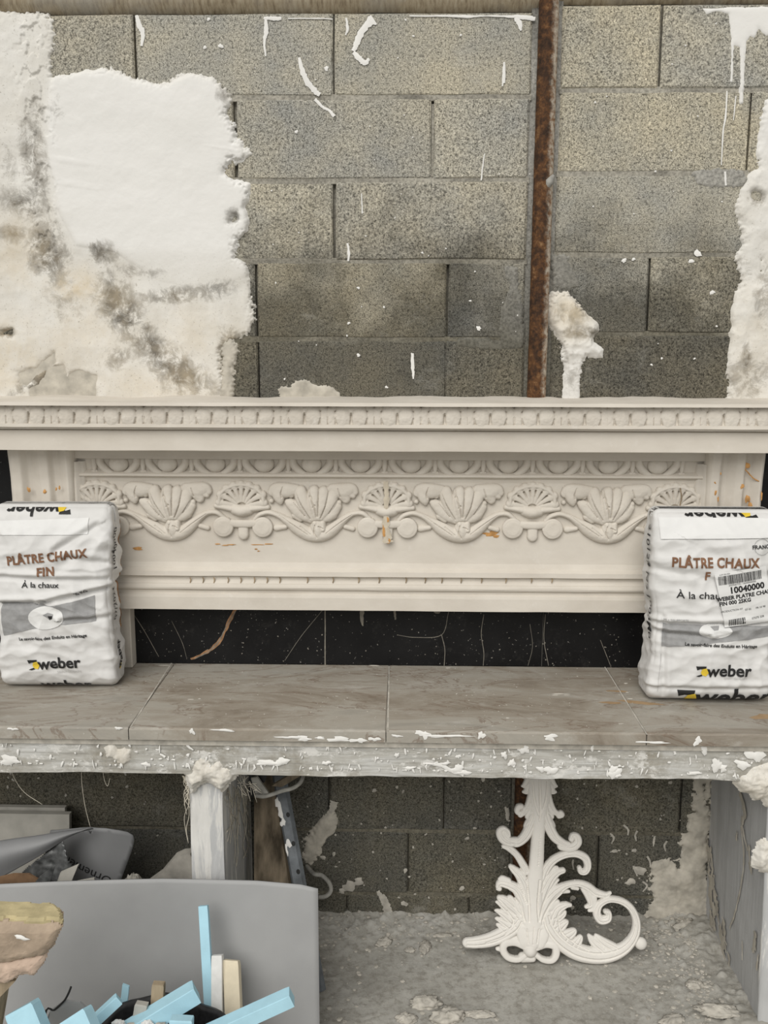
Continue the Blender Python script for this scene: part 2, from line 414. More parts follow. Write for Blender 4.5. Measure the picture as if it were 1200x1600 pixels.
def build_materials():
    MT['block'] = mat_block(); MT['mortar'] = mat_mortar(); MT['wall_plaster'] = mat_wallplaster(); MT['mantel'] = mat_mantel()
    MT['fill'] = mat_mortar('cement_fill', (0.33, 0.32, 0.29))
    MT['rust'] = mat_rust(); MT['marble'] = mat_marble(); MT['stone'] = mat_stone(); MT['fascia'] = mat_fascia(); MT['floor'] = mat_floor()
    MT['pillar'] = mat_pier('plastered_pillar', (0.50, 0.505, 0.505), (0.72, 0.71, 0.68), 0.105)
    MT['pier'] = mat_pier('grey_pier', (0.50, 0.503, 0.503), (0.58, 0.57, 0.54), 0.0)
    MT['white'] = plain('fresh_plaster', (0.76, 0.75, 0.72), 0.06)
    MT['dust'] = plain('plaster_crumb', (0.44, 0.415, 0.365), 0.25, 40)
    MT['smear'] = plain('plaster_smear', (0.46, 0.43, 0.37), 0.25, 30, bump=0.5, bscale=60)
    MT['ochre'] = plain('ochre_stain', (0.50, 0.27, 0.10), 0.3, 60)
    MT['ornament'] = plain('white_cast_plaster', (0.70, 0.675, 0.63), 0.05, 9, bump=0.12, bscale=220)
    MT['paper'] = mat_paper()
    MT['flap'] = plain('bright_paper', (0.70, 0.70, 0.69), 0.04, 12, 0.6, 0.25, 35)
    MT['brown_ink'] = plain('brown_ink', (0.20, 0.105, 0.06), 0.2, 60, 0.7, 0)
    MT['black_ink'] = plain('black_ink', (0.022, 0.022, 0.022), 0.2, 60, 0.6, 0)
    MT['grey_ink'] = plain('grey_ink', (0.30, 0.30, 0.30), 0.12, 60, 0.65, 0)
    MT['pale_ink'] = plain('pale_ink', (0.50, 0.49, 0.48), 0.05, 60, 0.65, 0)
    MT['yellow_ink'] = plain('yellow_ink', (0.72, 0.52, 0.05), 0.1, 60, 0.6, 0)
    MT['tape'] = plain('brown_edge', (0.30, 0.17, 0.09), 0.4, 60, 0.8, 0.3, 60)
    MT['sheet'] = plain('grey_sheet', (0.31, 0.312, 0.312), 0.05, 9, 0.55, 0.10, 300, 0.4)
    MT['dark_sheet'] = plain('grey_plastic', (0.215, 0.218, 0.222), 0.06, 9, 0.5, 0.06, 300, 0.4)
    MT['board'] = plain('grey_board', (0.42, 0.405, 0.365), 0.12, 20, 0.85, 0.2)
    MT['film'] = plain('dark_film', (0.085, 0.088, 0.088), 0.6, 45, 0.3, 0.5, 50, 0.5)
    MT['cloth'] = plain('dusty_cloth', (0.27, 0.255, 0.225), 0.25, 25, 0.95, 0.5, 60)
    MT['card'] = plain('brown_card', (0.19, 0.115, 0.065), 0.3, 25)
    MT['bark'] = plain('weathered_plank', (0.22, 0.18, 0.13), 0.7, 26, 0.95, 0.8, 70, 0.1, (1.2, 1, 0.3))
    MT['steel'] = plain('blue_grey_steel', (0.125, 0.138, 0.150), 0.35, 30, 0.6, 0.2, 90, 0.5)
    MT['dirty_steel'] = plain('crusted_metal', (0.36, 0.35, 0.32), 0.4, 35, 0.7, 0.5, 70)
    MT['fibre'] = plain('fibre', (0.52, 0.48, 0.40), 0.15, 60, 0.9, 0)
    MT['foam'] = plain('blue_foam', (0.40, 0.64, 0.75), 0.05, 30, 0.8, 0.25, 260)
    MT['white_foam'] = plain('white_foam', (0.72, 0.72, 0.70), 0.08, 40, 0.9, 0.5, 120)
    MT['cream_foam'] = plain('cream_foam', (0.66, 0.59, 0.45), 0.08, 30, 0.9, 0.3, 150)
    MT['wood'] = plain('old_wood', (0.36, 0.29, 0.20), 0.35, 40, 0.9, 0.5, 70, 0.2, (1, 1, 0.15))
    MT['bin'] = plain('black_plastic', (0.018, 0.018, 0.019), 0.5, 60, 0.38, 0.6, 45, 0.5)
    MT['chunk'] = plain('broken_stucco', (0.36, 0.285, 0.215), 0.22, 22, 0.95, 0.7, 70)
    MT['chunk_top'] = plain('yellowed_paint', (0.42, 0.36, 0.21), 0.25, 18, 0.9, 0.3, 90)
    MT['pink'] = plain('pink_stucco', (0.50, 0.385, 0.305), 0.18, 30, 0.95, 0.6, 70)
    MT['lime'] = plain('lime_paint', (0.35, 0.50, 0.08), 0.2, 30)
    MT['beam'] = None
    m = Mat('board_marked_concrete', 0.95, 0.15)
    n = m.noise(30, 6, 0.7, stretch=(4.0, 1, 0.35))
    c = m.ramp(n, [(0.28, (0.17, 0.13, 0.085)), (0.5, (0.36, 0.30, 0.21)), (0.72, (0.48, 0.42, 0.32))])
    c = m.mix(m.ramp(m.noise(7, 5), [(0.5, 0.0), (0.7, 0.6)]), c, (0.36, 0.345, 0.31))
    m.bump(n, 0.7, 0.006); MT['beam'] = m.out(c)
build_materials()

# ================================================================ THE WALL
rng = random.Random(7)
wall = props(link('wall_back', None), 'bare concrete block wall with torn plaster patches, splashes and a rusty pipe', 'wall', kind='structure')
MB().box(-1.6, 1.9, 0.020, 0.20, 0.0, Z0 + 0.62).obj('backing', MT['mortar'], wall)

def block(x0, x1, z0, z1, rng):
    """one hollow block: worn, slightly uneven front face with a chamfer"""
    jx = rng.uniform(-.0015, .0015); y = rng.uniform(-.0018, .0018)
    nx = max(2, int((x1 - x0) / 0.09)); nz = 2
    ring = [(x0 + (x1 - x0) * i / nx, z0) for i in range(nx)] + [(x1, z0 + (z1 - z0) * i / nz) for i in range(nz)] + \
           [(x1 - (x1 - x0) * i / nx, z1) for i in range(nx)] + [(x0, z1 - (z1 - z0) * i / nz) for i in range(nz)]
    n = len(ring); cx, cz = (x0 + x1) / 2, (z0 + z1) / 2
    v = []; f = []
    for d, yy, j in ((0.0, 0.024, 0), (0.0, y + 0.0045, 0.0012), (0.005, y, 0.0018)):
        for (x, z) in ring:
            sx = d * (1 if x < cx - 1e-6 else -1) if abs(x - x0) < 1e-6 or abs(x - x1) < 1e-6 else 0
            sz = d * (1 if z < cz else -1) if abs(z - z0) < 1e-6 or abs(z - z1) < 1e-6 else 0
            v.append((x + sx + rng.uniform(-j, j) + jx, yy, z + sz + rng.uniform(-j, j)))
    for a in (0, n):
        for k in range(n):
            f.append((a + k, a + (k + 1) % n, a + n + (k + 1) % n, a + n + k))
    f.append(tuple(range(2 * n, 3 * n)))
    return v, f
def px_x(u, v): return un(u, v, 'y', 0)[0]
def course(zb, zt, joints, gap=0.006):
    for a, b in zip(joints[:-1], joints[1:]):
        v, f = block(a + gap / 2, b - gap / 2, zb + 0.0032, zt - 0.0032, rng)
        obj('concrete_block', v, f, MT['block'], wall)
LE, PL, PR, RE = -1.59, 0.497, 0.566, 1.88
course(Z0 + 0.0, Z0 + 0.2, [LE, -1.0, -0.5, 0.0, PL])
course(Z0 - 0.2, Z0 - 0.0, [LE, -1.25, -0.75, -0.25, 0.25, PL], 0.007)
course(Z0 - 0.4, Z0 - 0.2, [LE, -1.0, -0.5, 0.0, PL])
course(Z0 - 0.6, Z0 - 0.4, [LE, -1.207, -0.707, -0.207, 0.293, PL])
course(Z0 - 0.8, Z0 - 0.6, [LE, -1.2, -0.7, -0.205, 0.29, PL], 0.0008)
ZR = Z0 + 0.0151
course(ZR + 0.0, ZR + 0.2, [PR, px_x(1033, 70), px_x(1033, 70) + .5, RE])
course(ZR - 0.2, ZR + 0.0, [PR, px_x(1172, 200), px_x(1172, 200) + .5, RE])
course(ZR - 0.4, ZR - 0.2, [PR, px_x(1190, 330), px_x(1190, 330) + .5, RE], 0.004)
course(ZR - 0.6, ZR - 0.4, [PR, px_x(1014, 460), px_x(1014, 460) + .5, RE], 0.004)
course(ZR - 0.8, ZR - 0.6, [PR, px_x(1150, 570), px_x(1150, 570) + .5, RE], 0.004)
# below the bench
for k, js in enumerate([[-0.66, -0.16, 0.32], [-0.40, -0.03, 0.30], [-0.72, -0.22, 0.2], [-0.45, 0.02, 0.38]]):
    zt = Z0 - 1.6 - 0.2 * k; zb = max(zt - 0.2, 0.0)
    course(zb, zt, [LE, -1.2] + js + [PL], 0.004)
    course(zb, zt, [PR, [0.82, 0.98, 0.75, 0.93][k], RE], 0.004)
mm = MB()
for k in range(0, 5): mm.box(LE, PL, 0.0020, 0.022, Z0 - 0.2 * k - 0.008, Z0 - 0.2 * k + 0.008)
for k in range(0, 5): mm.box(PR, RE, 0.0020, 0.022, ZR - 0.2 * k - 0.008, ZR - 0.2 * k + 0.008)
for k in range(8, 12): mm.box(-1.2, RE, 0.0030, 0.022, max(0.001, Z0 - 0.2 * k - 0.008), Z0 - 0.2 * k + 0.008)
mm.box(px_x(675, 200) - 0.001, px_x(680, 200) - 0.0025, 0.006, 0.022, Z0 - 0.19, Z0 - 0.015)
mm.obj('mortar_joints', MT['mortar'], wall)['kind'] = 'stuff'
MB().box(PL - 0.004, PR + 0.004, 0.0055, 0.03, 0.0, Z0 + 0.3).obj('cement_fill', MT['fill'], wall)

# concrete ring beam above the blocks, board marked
bm_v = []
nx, nz = 180, 16
XS = np.linspace(-1.4, 1.7, nx); ZS = np.linspace(0, 1, nz)
BX, BZ = np.meshgrid(XS, ZS, indexing='ij')
zl = np.where(BX < 0.53, Z0 + 0.2005, ZR + 0.2005) + (fbm(BX * 9, BX * 0, 4, 5) - .5) * 0.008
BY = -0.012 - (fbm(BX * 6, BZ * 3, 4, 9) - .5) * 0.008 - 0.004 * np.sin(BZ * 3.1)
BY[:, 0] = 0.015
vv = np.stack([BX, BY, zl + BZ * 0.3], -1).reshape(-1, 3); ff = grid_faces(nx, nz)
beam = obj('trim_1', vv, ff, MT['beam'], None, True); props(beam, 'rough board-marked concrete beam along the top of the block wall', 'beam', kind='structure')

# plaster left on the wall -----------------------------------------------------
def torn_plaster(name, outline, holes=(), res=0.0032, thick=0.008, edge=0.010, jag=0.016, lump=0.003, fine=0.010, parent=None, paint=None, mat='wall_plaster', extra=None, seed=1, plane=0.0):
    P = [un(u, v, 'y', plane)[[0, 2]] for u, v in outline]; A = np.array(P)
    us = np.arange(A[:, 0].min() - 0.03, A[:, 0].max() + 0.03, res); vs = np.arange(A[:, 1].min() - 0.03, A[:, 1].max() + 0.03, res)
    U, V = np.meshgrid(us, vs, indexing='ij')
    sd = poly_sd(U, V, P) + (fbm(U * 28, V * 28, 5, seed, gain=0.65) - 0.5) * 2 * jag
    sd = sd + (fbm(U * 150, V * 150, 3, seed + 3, gain=0.7) - 0.5) * 2 * fine * (fbm(U * 11, V * 11, 2, seed + 4) > 0.42)
    for hl in holes:
        hs = poly_sd(U, V, [un(u, v, 'y', plane)[[0, 2]] for u, v in hl]) + (fbm(U * 40, V * 40, 4, seed + 9, gain=0.6) - 0.5) * 0.014
        sd = np.minimum(sd, -hs)
    H = np.where(sd > 0, thick * (1 - np.exp(-np.clip(sd, 0, None) / edge)) + 0.0022, np.maximum(sd * 1.2, -0.012) + 0.0022)
    H = H + np.clip(sd / edge, 0, 1) * ((fbm(U * 14, V * 14, 5, seed + 20, gain=0.6) - 0.5) * 2 * lump)
    if extra is not None: H = H + extra(U, V, sd)
    k = H > -0.003
    keep = k[:-1, :-1] | k[1:, :-1] | k[1:, 1:] | k[:-1, 1:]
    v = np.stack([U, plane - H, V], -1).reshape(-1, 3); f = grid_faces(*U.shape, keep)
    v, f, used = compact(v, f)
    o = obj(name, v, f, MT[mat], parent or wall, True)
    if paint is not None: attr(o.data, 'paint', paint(U, V).reshape(-1, 3)[used])
    return o
def blobs(U, V, lst):
    s = np.zeros(U.shape)
    for u, v, ru, rv, rot, amp in lst:
        p = un(u, v, 'y', 0); q = scale_at(p); a, b = U - p[0], V - p[2]
        c, d = math.cos(rot), math.sin(rot)
        x, y = (a * c + b * d) * q / ru, (-a * d + b * c) * q / rv
        s = np.maximum(s, amp * np.exp(-(x * x + y * y)))
    return s
FRESH = [(83, 118), (120, 113), (160, 108), (185, 115), (212, 125), (262, 131), (300, 115), (340, 125), (372, 190), (392, 290), (388, 360), (380, 400), (392, 430), (330, 455), (250, 440), (180, 395), (120, 385), (92, 330), (76, 250), (72, 180)]
DARK = [(60, 175, 16, 40, 0, .45), (55, 250, 22, 70, 0.1, .75), (40, 320, 40, 22, -.3, .75), (75, 395, 30, 50, .2, 1.0), (20, 365, 30, 16, 0, .7), (158, 398, 26, 18, .2, .85),
        (190, 482, 30, 55, .5, 1.05), (215, 500, 40, 14, -.7, .8), (275, 462, 55, 12, .05, 1.0), (330, 455, 45, 16, .2, .6), (210, 425, 60, 14, -.1, .4), (235, 540, 40, 20, -.4, 1.0), (275, 575, 60, 26, -.6, 1.15),
        (185, 560, 26, 18, .4, .7), (10, 520, 14, 7, 0, 1.6), (150, 385, 14, 10, 0, .9), (60, 592, 40, 10, .5, 1.3), (300, 610, 50, 14, 0, .6), (100, 470, 40, 60, 0, .35),
        (360, 540, 20, 30, 0, .9), (10, 250, 25, 60, 0, .35), (90, 170, 20, 26, 0, .35), (110, 620, 60, 20, 0, .5), (365, 340, 14, 16, 0, .6), (353, 150, 16, 14, 0, .5)]
OCH = [(115, 448, 40, 26, 0, .9), (20, 560, 50, 70, 0, .55), (130, 520, 90, 60, 0, .35), (300, 520, 80, 50, 0, .30), (30, 400, 60, 60, 0, .4), (160, 480, 60, 40, 0, .4), (250, 600, 100, 30, 0, .4), (360, 560, 14, 40, 0, .9)]
def paint_left(U, V):
    fr = np.clip(poly_sd(U, V, [un(u, v, 'y', 0)[[0, 2]] for u, v in FRESH]) / 0.03 + 0.5, 0, 1)
    low = np.clip((V - (Z0 - 0.46)) / 0.1, 0, 1)
    return np.stack([blobs(U, V, DARK), blobs(U, V, OCH), fr * low], -1)
def skim(U, V, sd):
    fr = poly_sd(U, V, [un(u, v, 'y', 0)[[0, 2]] for u, v in FRESH])
    e = 0.0045 * (1 - np.exp(-np.clip(fr, 0, None) / 0.006)) * np.clip((V - (Z0 - 0.5)) / 0.12, 0, 1)
    old = np.clip(-fr / 0.02, 0, 1) * np.clip(sd / 0.01, 0, 1)
    e = e + old * (ridged(U * 12, V * 8, 4, 31) - 0.75) * 0.007
    # cracked column between the two coats
    p = un(62, 250, 'y', 0)
    e = e - np.exp(-((U - p[0]) / 0.035) ** 2) * np.clip((V - (Z0 - 0.45)) / .1, 0, 1) * (fbm(U * 45, V * 30, 4, 77) > 0.52) * 0.005
    # trowel strokes across the fresh coat
    return e + np.clip(fr / 0.03, 0, 1) * ((fbm(U * 4, V * 9, 3, 41) - 0.5) * 0.003 + np.clip(fbm(U * 2.5 + V * .8, V * 40 + U * 6, 2, 43) - .74, 0, 1) * .012)
LEFT = [(-330, 10), (70, 22), (81, 30), (83, 60), (82, 90), (83, 119), (105, 119), (130, 110), (160, 107), (185, 114), (212, 125), (240, 133), (262, 131), (280, 119), (300, 114),
        (335, 124), (355, 145), (360, 160), (350, 178), (362, 195), (366, 222), (376, 222), (392, 240), (378, 252), (362, 250), (352, 262), (348, 274), (362, 283), (389, 288), (386, 310), (379, 325), (389, 345), (386, 362), (370, 370),
        (366, 395), (366, 404), (385, 415), (388, 440), (392, 470), (394, 500), (388, 518), (370, 526), (352, 529), (345, 545), (346, 580), (347, 650), (-330, 650)]
HOLES = [[(46, 606), (60, 600), (78, 575), (100, 570), (106, 588), (122, 576), (150, 588), (150, 650), (50, 650)], [(28, 582), (45, 578), (58, 574), (74, 560), (86, 552), (88, 566), (70, 578), (55, 588), (44, 604), (30, 598)],
         [(2, 518), (20, 514), (20, 524), (4, 525)], [(362, 336), (372, 330), (375, 344), (366, 352), (356, 350)]]
torn_plaster('plaster_patch', LEFT, HOLES, 0.0023, 0.007, 0.005, 0.010, 0.0018, paint=paint_left, extra=skim, seed=11)
def paint_white(U, V): return np.stack([U * 0, U * 0, U * 0 + 1], -1)
def paint_right(U, V):
    return np.stack([blobs(U, V, [(1170, 590, 50, 40, 0, .55), (1190, 460, 16, 60, 0, .5), (1180, 310, 14, 14, 0, .9), (1150, 420, 30, 30, 0, .4), (1165, 560, 8, 30, 0, .9)]), blobs(U, V, [(1180, 520, 60, 90, 0, .25)]), np.clip((V - (Z0 - 0.25)) / 0.2, 0, 1)], -1)
RIGHT_P = [(1480, 2), (1290, 20), (1205, 150), (1192, 165), (1184, 215), (1182, 262), (1166, 280), (1152, 310), (1150, 330), (1158, 352), (1156, 395), (1150, 402), (1160, 440), (1148, 455), (1142, 490), (1140, 530), (1136, 580), (1134, 650), (1480, 650)]
torn_plaster('plaster_patch', RIGHT_P, [[(1171, 300), (1180, 298), (1193, 304), (1190, 314), (1178, 312)], [(1187, 405), (1192, 402), (1191, 425), (1187, 425)]], 0.0030, 0.010, 0.006, 0.010, 0.006, paint=paint_right, seed=23,
             extra=lambda U, V, sd: np.clip(sd / .01, 0, 1) * (ridged(U * 10, V * 7, 4, 8) - .7) * 0.012)
torn_plaster('plaster_drips', [(1098, 14), (1140, 12), (1300, 10), (1300, 40), (1196, 56), (1185, 45), (1178, 60), (1172, 54), (1166, 66), (1163, 110), (1160, 160), (1157, 160), (1156, 100), (1155, 75), (1147, 72), (1144, 128), (1141, 128), (1142, 60), (1138, 22), (1120, 18), (1104, 22)],
             res=0.0026, thick=0.0025, edge=0.004, jag=0.0035, lump=0.001, fine=.002, paint=paint_white, seed=29)
# thick lump and smear beside the pipe
torn_plaster('plaster_patch', [(858, 470), (866, 458), (886, 457), (900, 470), (916, 492), (932, 505), (934, 516), (925, 521), (926, 535), (943, 545), (942, 560), (922, 557), (914, 560), (906, 590), (903, 640), (878, 640), (880, 585), (876, 540), (866, 515), (857, 500)],
             res=0.0024, thick=0.007, edge=0.006, jag=0.006, lump=0.003, seed=37,
             paint=lambda U, V: np.stack([blobs(U, V, [(890, 495, 36, 30, .3, .55), (905, 520, 34, 10, 0, .9), (893, 580, 20, 50, 0, .35)]), blobs(U, V, [(890, 490, 40, 40, 0, .5)]), np.clip(1 - (V - (Z0 - 0.63)) / .05, 0.2, 1) * .8], -1),
             extra=lambda U, V, sd: np.clip((V - (Z0 - 0.665)) / 0.03, 0, 1) * np.clip(sd / .012, 0, 1) * (0.006 + (ridged(U * 22, V * 16, 3, 5) - .6) * 0.016))
# cement smears on the joints near the pipe and over the low courses
def paint_none(U, V): return np.stack([U * 0 + 1.1, U * 0, U * 0], -1)
for kk, pl in enumerate([[(792, 418), (806, 420), (806, 440), (812, 455), (818, 520), (815, 545), (790, 545), (760, 545), (712, 540), (718, 531), (780, 531), (785, 480), (796, 450)], [(1085, 270), (1150, 266), (1170, 278), (1160, 290), (1120, 292), (1090, 284)],
                         [(862, 400), (882, 400), (900, 430), (902, 446), (885, 452), (866, 448)]]):
    torn_plaster('mortar_smear', pl, res=0.004, thick=0.0008, edge=0.01, jag=0.008, lump=0.0012, mat='fill', seed=50 + kk)
torn_plaster('mortar_smear', [(440, 610), (470, 598), (520, 606), (540, 640), (440, 640)], res=0.0035, thick=0.0004, edge=0.008, jag=0.022, lump=0.001, mat='smear', seed=58)
torn_plaster('cement_skim', [(20, 545), (95, 540), (165, 570), (165, 650), (20, 650)], res=.005, thick=.0006, edge=.01, jag=.004, lump=.0008, mat='smear', seed=57)
torn_plaster('mortar_smear', [(346, 530), (366, 528), (372, 548), (364, 575), (362, 640), (346, 640)], res=0.0028, thick=0.005, edge=0.006, jag=0.008, lump=0.005, mat='smear', seed=59)
# right corner under the bench: daubed plaster
torn_plaster('plaster_daub', [(1082, 1205), (1110, 1205), (1110, 1440), (1000, 1440), (1018, 1400), (1014, 1375), (1022, 1350), (1040, 1338), (1058, 1352), (1068, 1335), (1062, 1310), (1074, 1290), (1078, 1250)],
             res=0.0036, thick=0.008, edge=0.006, jag=0.034, lump=0.012, fine=.016, mat='smear', seed=61)
torn_plaster('plaster_daub', [(478, 1312), (494, 1290), (506, 1275), (520, 1268), (528, 1278), (520, 1300), (506, 1318), (496, 1340), (484, 1350), (474, 1340)], res=0.003, thick=0.006, edge=0.008, jag=0.010, lump=0.004, mat='smear', seed=63)

# splashes and runs of white plaster on the blocks
sk = Skin((0, -0.0022, 0), (1, 0, 0), (0, 0, 1), (0, -1, 0), rng)
for pts in [[(213, 24, 2.5), (218, 40, 4), (223, 52, 3.5), (221, 72, 2)], [(415, 30, 2), (416, 48, 3.4), (413, 64, 2), (415, 88, 1.2)], [(541, 28, 2), (543, 45, 2), (540, 55, 1)], [(584, 30, 8), (572, 40, 5), (560, 60, 5), (556, 72, 4), (552, 80, 3)], [(552, 82, 3), (562, 92, 4), (570, 98, 4), (577, 92, 2)],
            [(467, 90, 2), (473, 112, 4), (480, 128, 4.5), (492, 142, 4), (500, 148, 3)], [(492, 155, 2.5), (505, 168, 2), (515, 173, 2), (522, 182, 3)], [(640, 25, 1), (690, 25, 1.4), (730, 26, 2), (760, 25, 1), (800, 26, 2), (820, 27, 4), (836, 30, 3)], [(806, 27, 4), (812, 38, 4), (814, 48, 1.5)], [(788, 97, 1.5), (787, 115, 2), (785, 135, 1)], [(412, 28, 2), (428, 29, 3), (440, 29, 2)], [(450, 29, .8), (500, 29, 1), (520, 30, .8)],
            [(757, 240, 1), (754, 262, 1.2), (752, 282, 1)], [(1136, 142, 1), (1134, 180, 1.4), (1130, 205, 1.2), (1127, 258, .8)], [(1133, 268, 1.8), (1134, 290, 1.5)], [(1150, 150, 1), (1146, 188, .8)], [(543, 380, 1.5), (545, 395, 2), (544, 408, 1.5)], [(565, 302, .8), (566, 330, 1), (567, 333, 2)], [(644, 552, 2), (645, 575, 2.5), (646, 592, 1.2)], [(789, 108, 1), (788, 130, 1.6)]]:
    sk.pdrip(pts, t=0.0016)
for u, v, r in [(510, 107, 4), (463, 206, 3), (326, 30, 3), (320, 74, 3), (345, 72, 4), (560, 450, 2.5), (545, 505, 2.5), (604, 605, 2.5), (560, 555, 3), (748, 513, 4), (1090, 396, 6), (1080, 408, 4), (990, 405, 3), (975, 407, 4), (1113, 457, 4), (720, 55, 2), (930, 160, 2), (600, 480, 2), (1018, 570, 2), (1034, 560, 2), (660, 395, 2), (735, 470, 2)]:
    sk.psplat(u, v, r, r * 0.8)
for _ in range(46):
    sk.psplat(rng.uniform(395, 1130), rng.uniform(30, 605), rng.uniform(.8, 1.8), n=7)
sk.obj('plaster_splashes', MT['white'], wall)
sk = Skin((0, -0.0022, 0), (1, 0, 0), (0, 0, 1), (0, -1, 0), rng)
for _ in range(150):
    sk.psplat(rng.uniform(400, 1080), rng.uniform(1215, 1425), rng.uniform(.8, 2.2) if rng.random() < .9 else rng.uniform(2.5, 5), n=7)
for _ in range(26):
    sk.psplat(rng.uniform(5, 290), rng.uniform(1205, 1360), rng.uniform(1, 2.6), n=7)
for _ in range(11):
    u, v = rng.uniform(840, 1075), rng.uniform(1230, 1400); sk.pdrip([(u, v, 1.5), (u + rng.uniform(-4, 8), v + 7, 1.6), (u + rng.uniform(-3, 10), v + 16, 1)])
for pts in [[(523, 1252, 6), (520, 1262, 5), (517, 1272, 2)], [(596, 1398, 4), (602, 1410, 6), (606, 1425, 7), (608, 1440, 5)], [(590, 1392, 3), (596, 1402, 4)], [(792, 1262, 3), (793, 1275, 3), (793, 1282, 1.5)]]:
    sk.pdrip(pts, t=0.002)
for u, v, r in [(545, 1385, 12), (560, 1378, 9), (535, 1392, 6), (585, 1235, 4), (505, 1340, 5), (730, 1310, 4), (742, 1294, 3), (1000, 1360, 10), (985, 1378, 8), (960, 1330, 5)]: sk.psplat(u, v, r, r * .7, t=0.003)
sk.obj('plaster_splashes', MT['dust'], wall)

# ================================================================ FLOOR
nx, ny = 420, 300
xs = np.concatenate([np.linspace(-4, -1.3, 20, endpoint=False), np.linspace(-1.3, 1.5, nx), np.linspace(1.55, 4.4, 20)])
ys = np.concatenate([np.linspace(-7, -1.4, 20, endpoint=False), np.linspace(-1.4, 0.03, ny)])
FX, FY = np.meshgrid(xs, ys, indexing='ij')
core = np.clip((FY + 0.5) / 0.06, 0, 1) * np.clip((FX + 1.2) / .05, 0, 1) * np.clip((1.3 - FX) / .05, 0, 1)
heap = np.exp(-np.clip(-FY, 0, None) / 0.05) * 0.020 + np.exp(-np.clip(1.0 - FX, 0, None) / 0.07) * 0.022 + np.exp(-np.clip(FX + 0.2, 0, None) / 0.10) * 0.012
FZ = core * (heap * (0.45 + 1.1 * fbm(FX * 16, FY * 16, 4, 3)) + np.clip(fbm(FX * 55, FY * 55, 4, 8) - 0.52, 0, 1) * 0.035 * np.clip(heap / 0.012 + .12, 0, 1) + (fbm(FX * 20, FY * 20, 4, 2) - .5) * 0.003)
FZ[:, -1] = np.minimum(FZ[:, -1], 0.02)
floor = obj('floor', np.stack([FX, FY, FZ], -1).reshape(-1, 3), grid_faces(*FX.shape), MT['floor'], None, True); props(floor, 'dusty grey concrete floor strewn with plaster crumbs', 'floor', kind='structure')
def floor_z(x, y):
    i = min(np.searchsorted(xs, x), len(xs) - 1); j = min(np.searchsorted(ys, y), len(ys) - 1); return FZ[i, j]
def crumb(mb, x, y, z, r, rng, flat=0.6):
    v = []; n = 6
    for k, (h, q) in enumerate(((0, .9), (.55, 1.0), (1.0, .55))):
        for a in range(n):
            w = 6.283 * a / n + k; g = r * q * rng.uniform(.65, 1.2); v.append((x + g * math.cos(w), y + g * math.sin(w), z + r * flat * h * rng.uniform(.8, 1.1) - 0.001))
    f = [(k * n + a, k * n + (a + 1) % n, (k + 1) * n + (a + 1) % n, (k + 1) * n + a) for k in range(2) for a in range(n)] + [tuple(range(2 * n, 3 * n))]
    mb.add(v, f)
cm = MB()
for _ in range(1700):
    e = rng.random()
    if e < .45: x, y = rng.uniform(-.2, 1.0), -abs(rng.gauss(0, .09))
    elif e < .75: x, y = 1.0 - abs(rng.gauss(0, .10)), rng.uniform(-.44, 0)
    elif e < .88: x, y = -.18 + abs(rng.gauss(0, .16)), rng.uniform(-.44, 0)
    else: x, y = rng.uniform(-.2, 1.0), rng.uniform(-.46, 0)
    crumb(cm, x, y, floor_z(x, y), rng.choice([.0012, .0015, .002, .002, .003, .003, .005, .007]), rng)
props(cm.obj('plaster_crumbs', MT['dust']), 'small pale crumbs of plaster scattered over the floor under the bench', 'crumbs', kind='stuff')
def lump_mesh(r, sx, sy, sz, seed, n=26):
    th, ph = np.meshgrid(np.linspace(0, math.pi, n), np.linspace(0, 2 * math.pi, 2 * n, endpoint=False), indexing='ij')
    x, y, z = np.sin(th) * np.cos(ph), np.sin(th) * np.sin(ph), np.cos(th)
    g = 0.35 + 1.2 * fbm(x * 2.6 + 5, y * 2.6 + 5, 6, seed, z * 2.6 + 5, gain=.72)
    v = np.stack([x * sx, y * sy, np.where(z > 0, z, z * .25) * sz], -1) * (r * g)[..., None]
    i = np.arange(n * 2 * n).reshape(n, 2 * n); j = np.roll(i, -1, 1)
    f = np.stack([i[:-1], i[1:], j[1:], j[:-1]], -1).reshape(-1, 4)
    return v.reshape(-1, 3), f
for k, (u, v, r, sx, sy, sz, lab) in enumerate([(665, 1568, .026, 1.7, .8, .8, 'ragged curl of dried plaster above the lumps at the bottom edge'), (700, 1590, .034, 1.3, .8, .7, 'crumbly pile-like plaster lump on floor at the bottom edge centre'), (750, 1585, .024, 1.7, .6, .4, 'flat sliver of dried plaster right of the crumbly lump'), (600, 1473, .020, 1.2, .8, .6, 'pale plaster crumb left of the forked one on the floor'),
        (640, 1484, .016, 1.0, .7, .5, 'small plaster crumb beside the forked one'), (664, 1480, .018, .9, 1.7, .5, 'forked plaster drip lying left of the scroll ornament'), (1066, 1458, .020, 2.0, .6, .5, 'pale stick-like plaster scrap in the right corner'), (693, 1462, .016, 1.6, .7, .3, 'flat grey flake by the ornament foot on the left'), (1120, 1592, .030, 1.8, .8, .5, 'torn plaster skin at the foot of the grey side wall'), (1050, 1596, .024, 1.6, .8, .4, 'low plaster scrap at the bottom edge left of grey side wall'), (1085, 1545, .020, 1.2, 1, .6, 'rounded plaster clod in the right heap of rubble'), (635, 1592, .022, 1.2, .8, .6, 'plaster clod at the bottom edge beside the grey sheet')]):
    p = un(u, v, 'z', 0.004); z = floor_z(p[0], p[1])
    vv, ff = lump_mesh(r, sx, sy, sz, 100 + k)
    o = obj('plaster_lump', vv, ff, MT['dust'], None, True, (p[0], p[1], z + 0.002)); o.rotation_euler.z = rng.uniform(-.5, .5) if k != 6 else 0.6
    props(o, lab, 'plaster lump', 'dried plaster lumps on the floor')

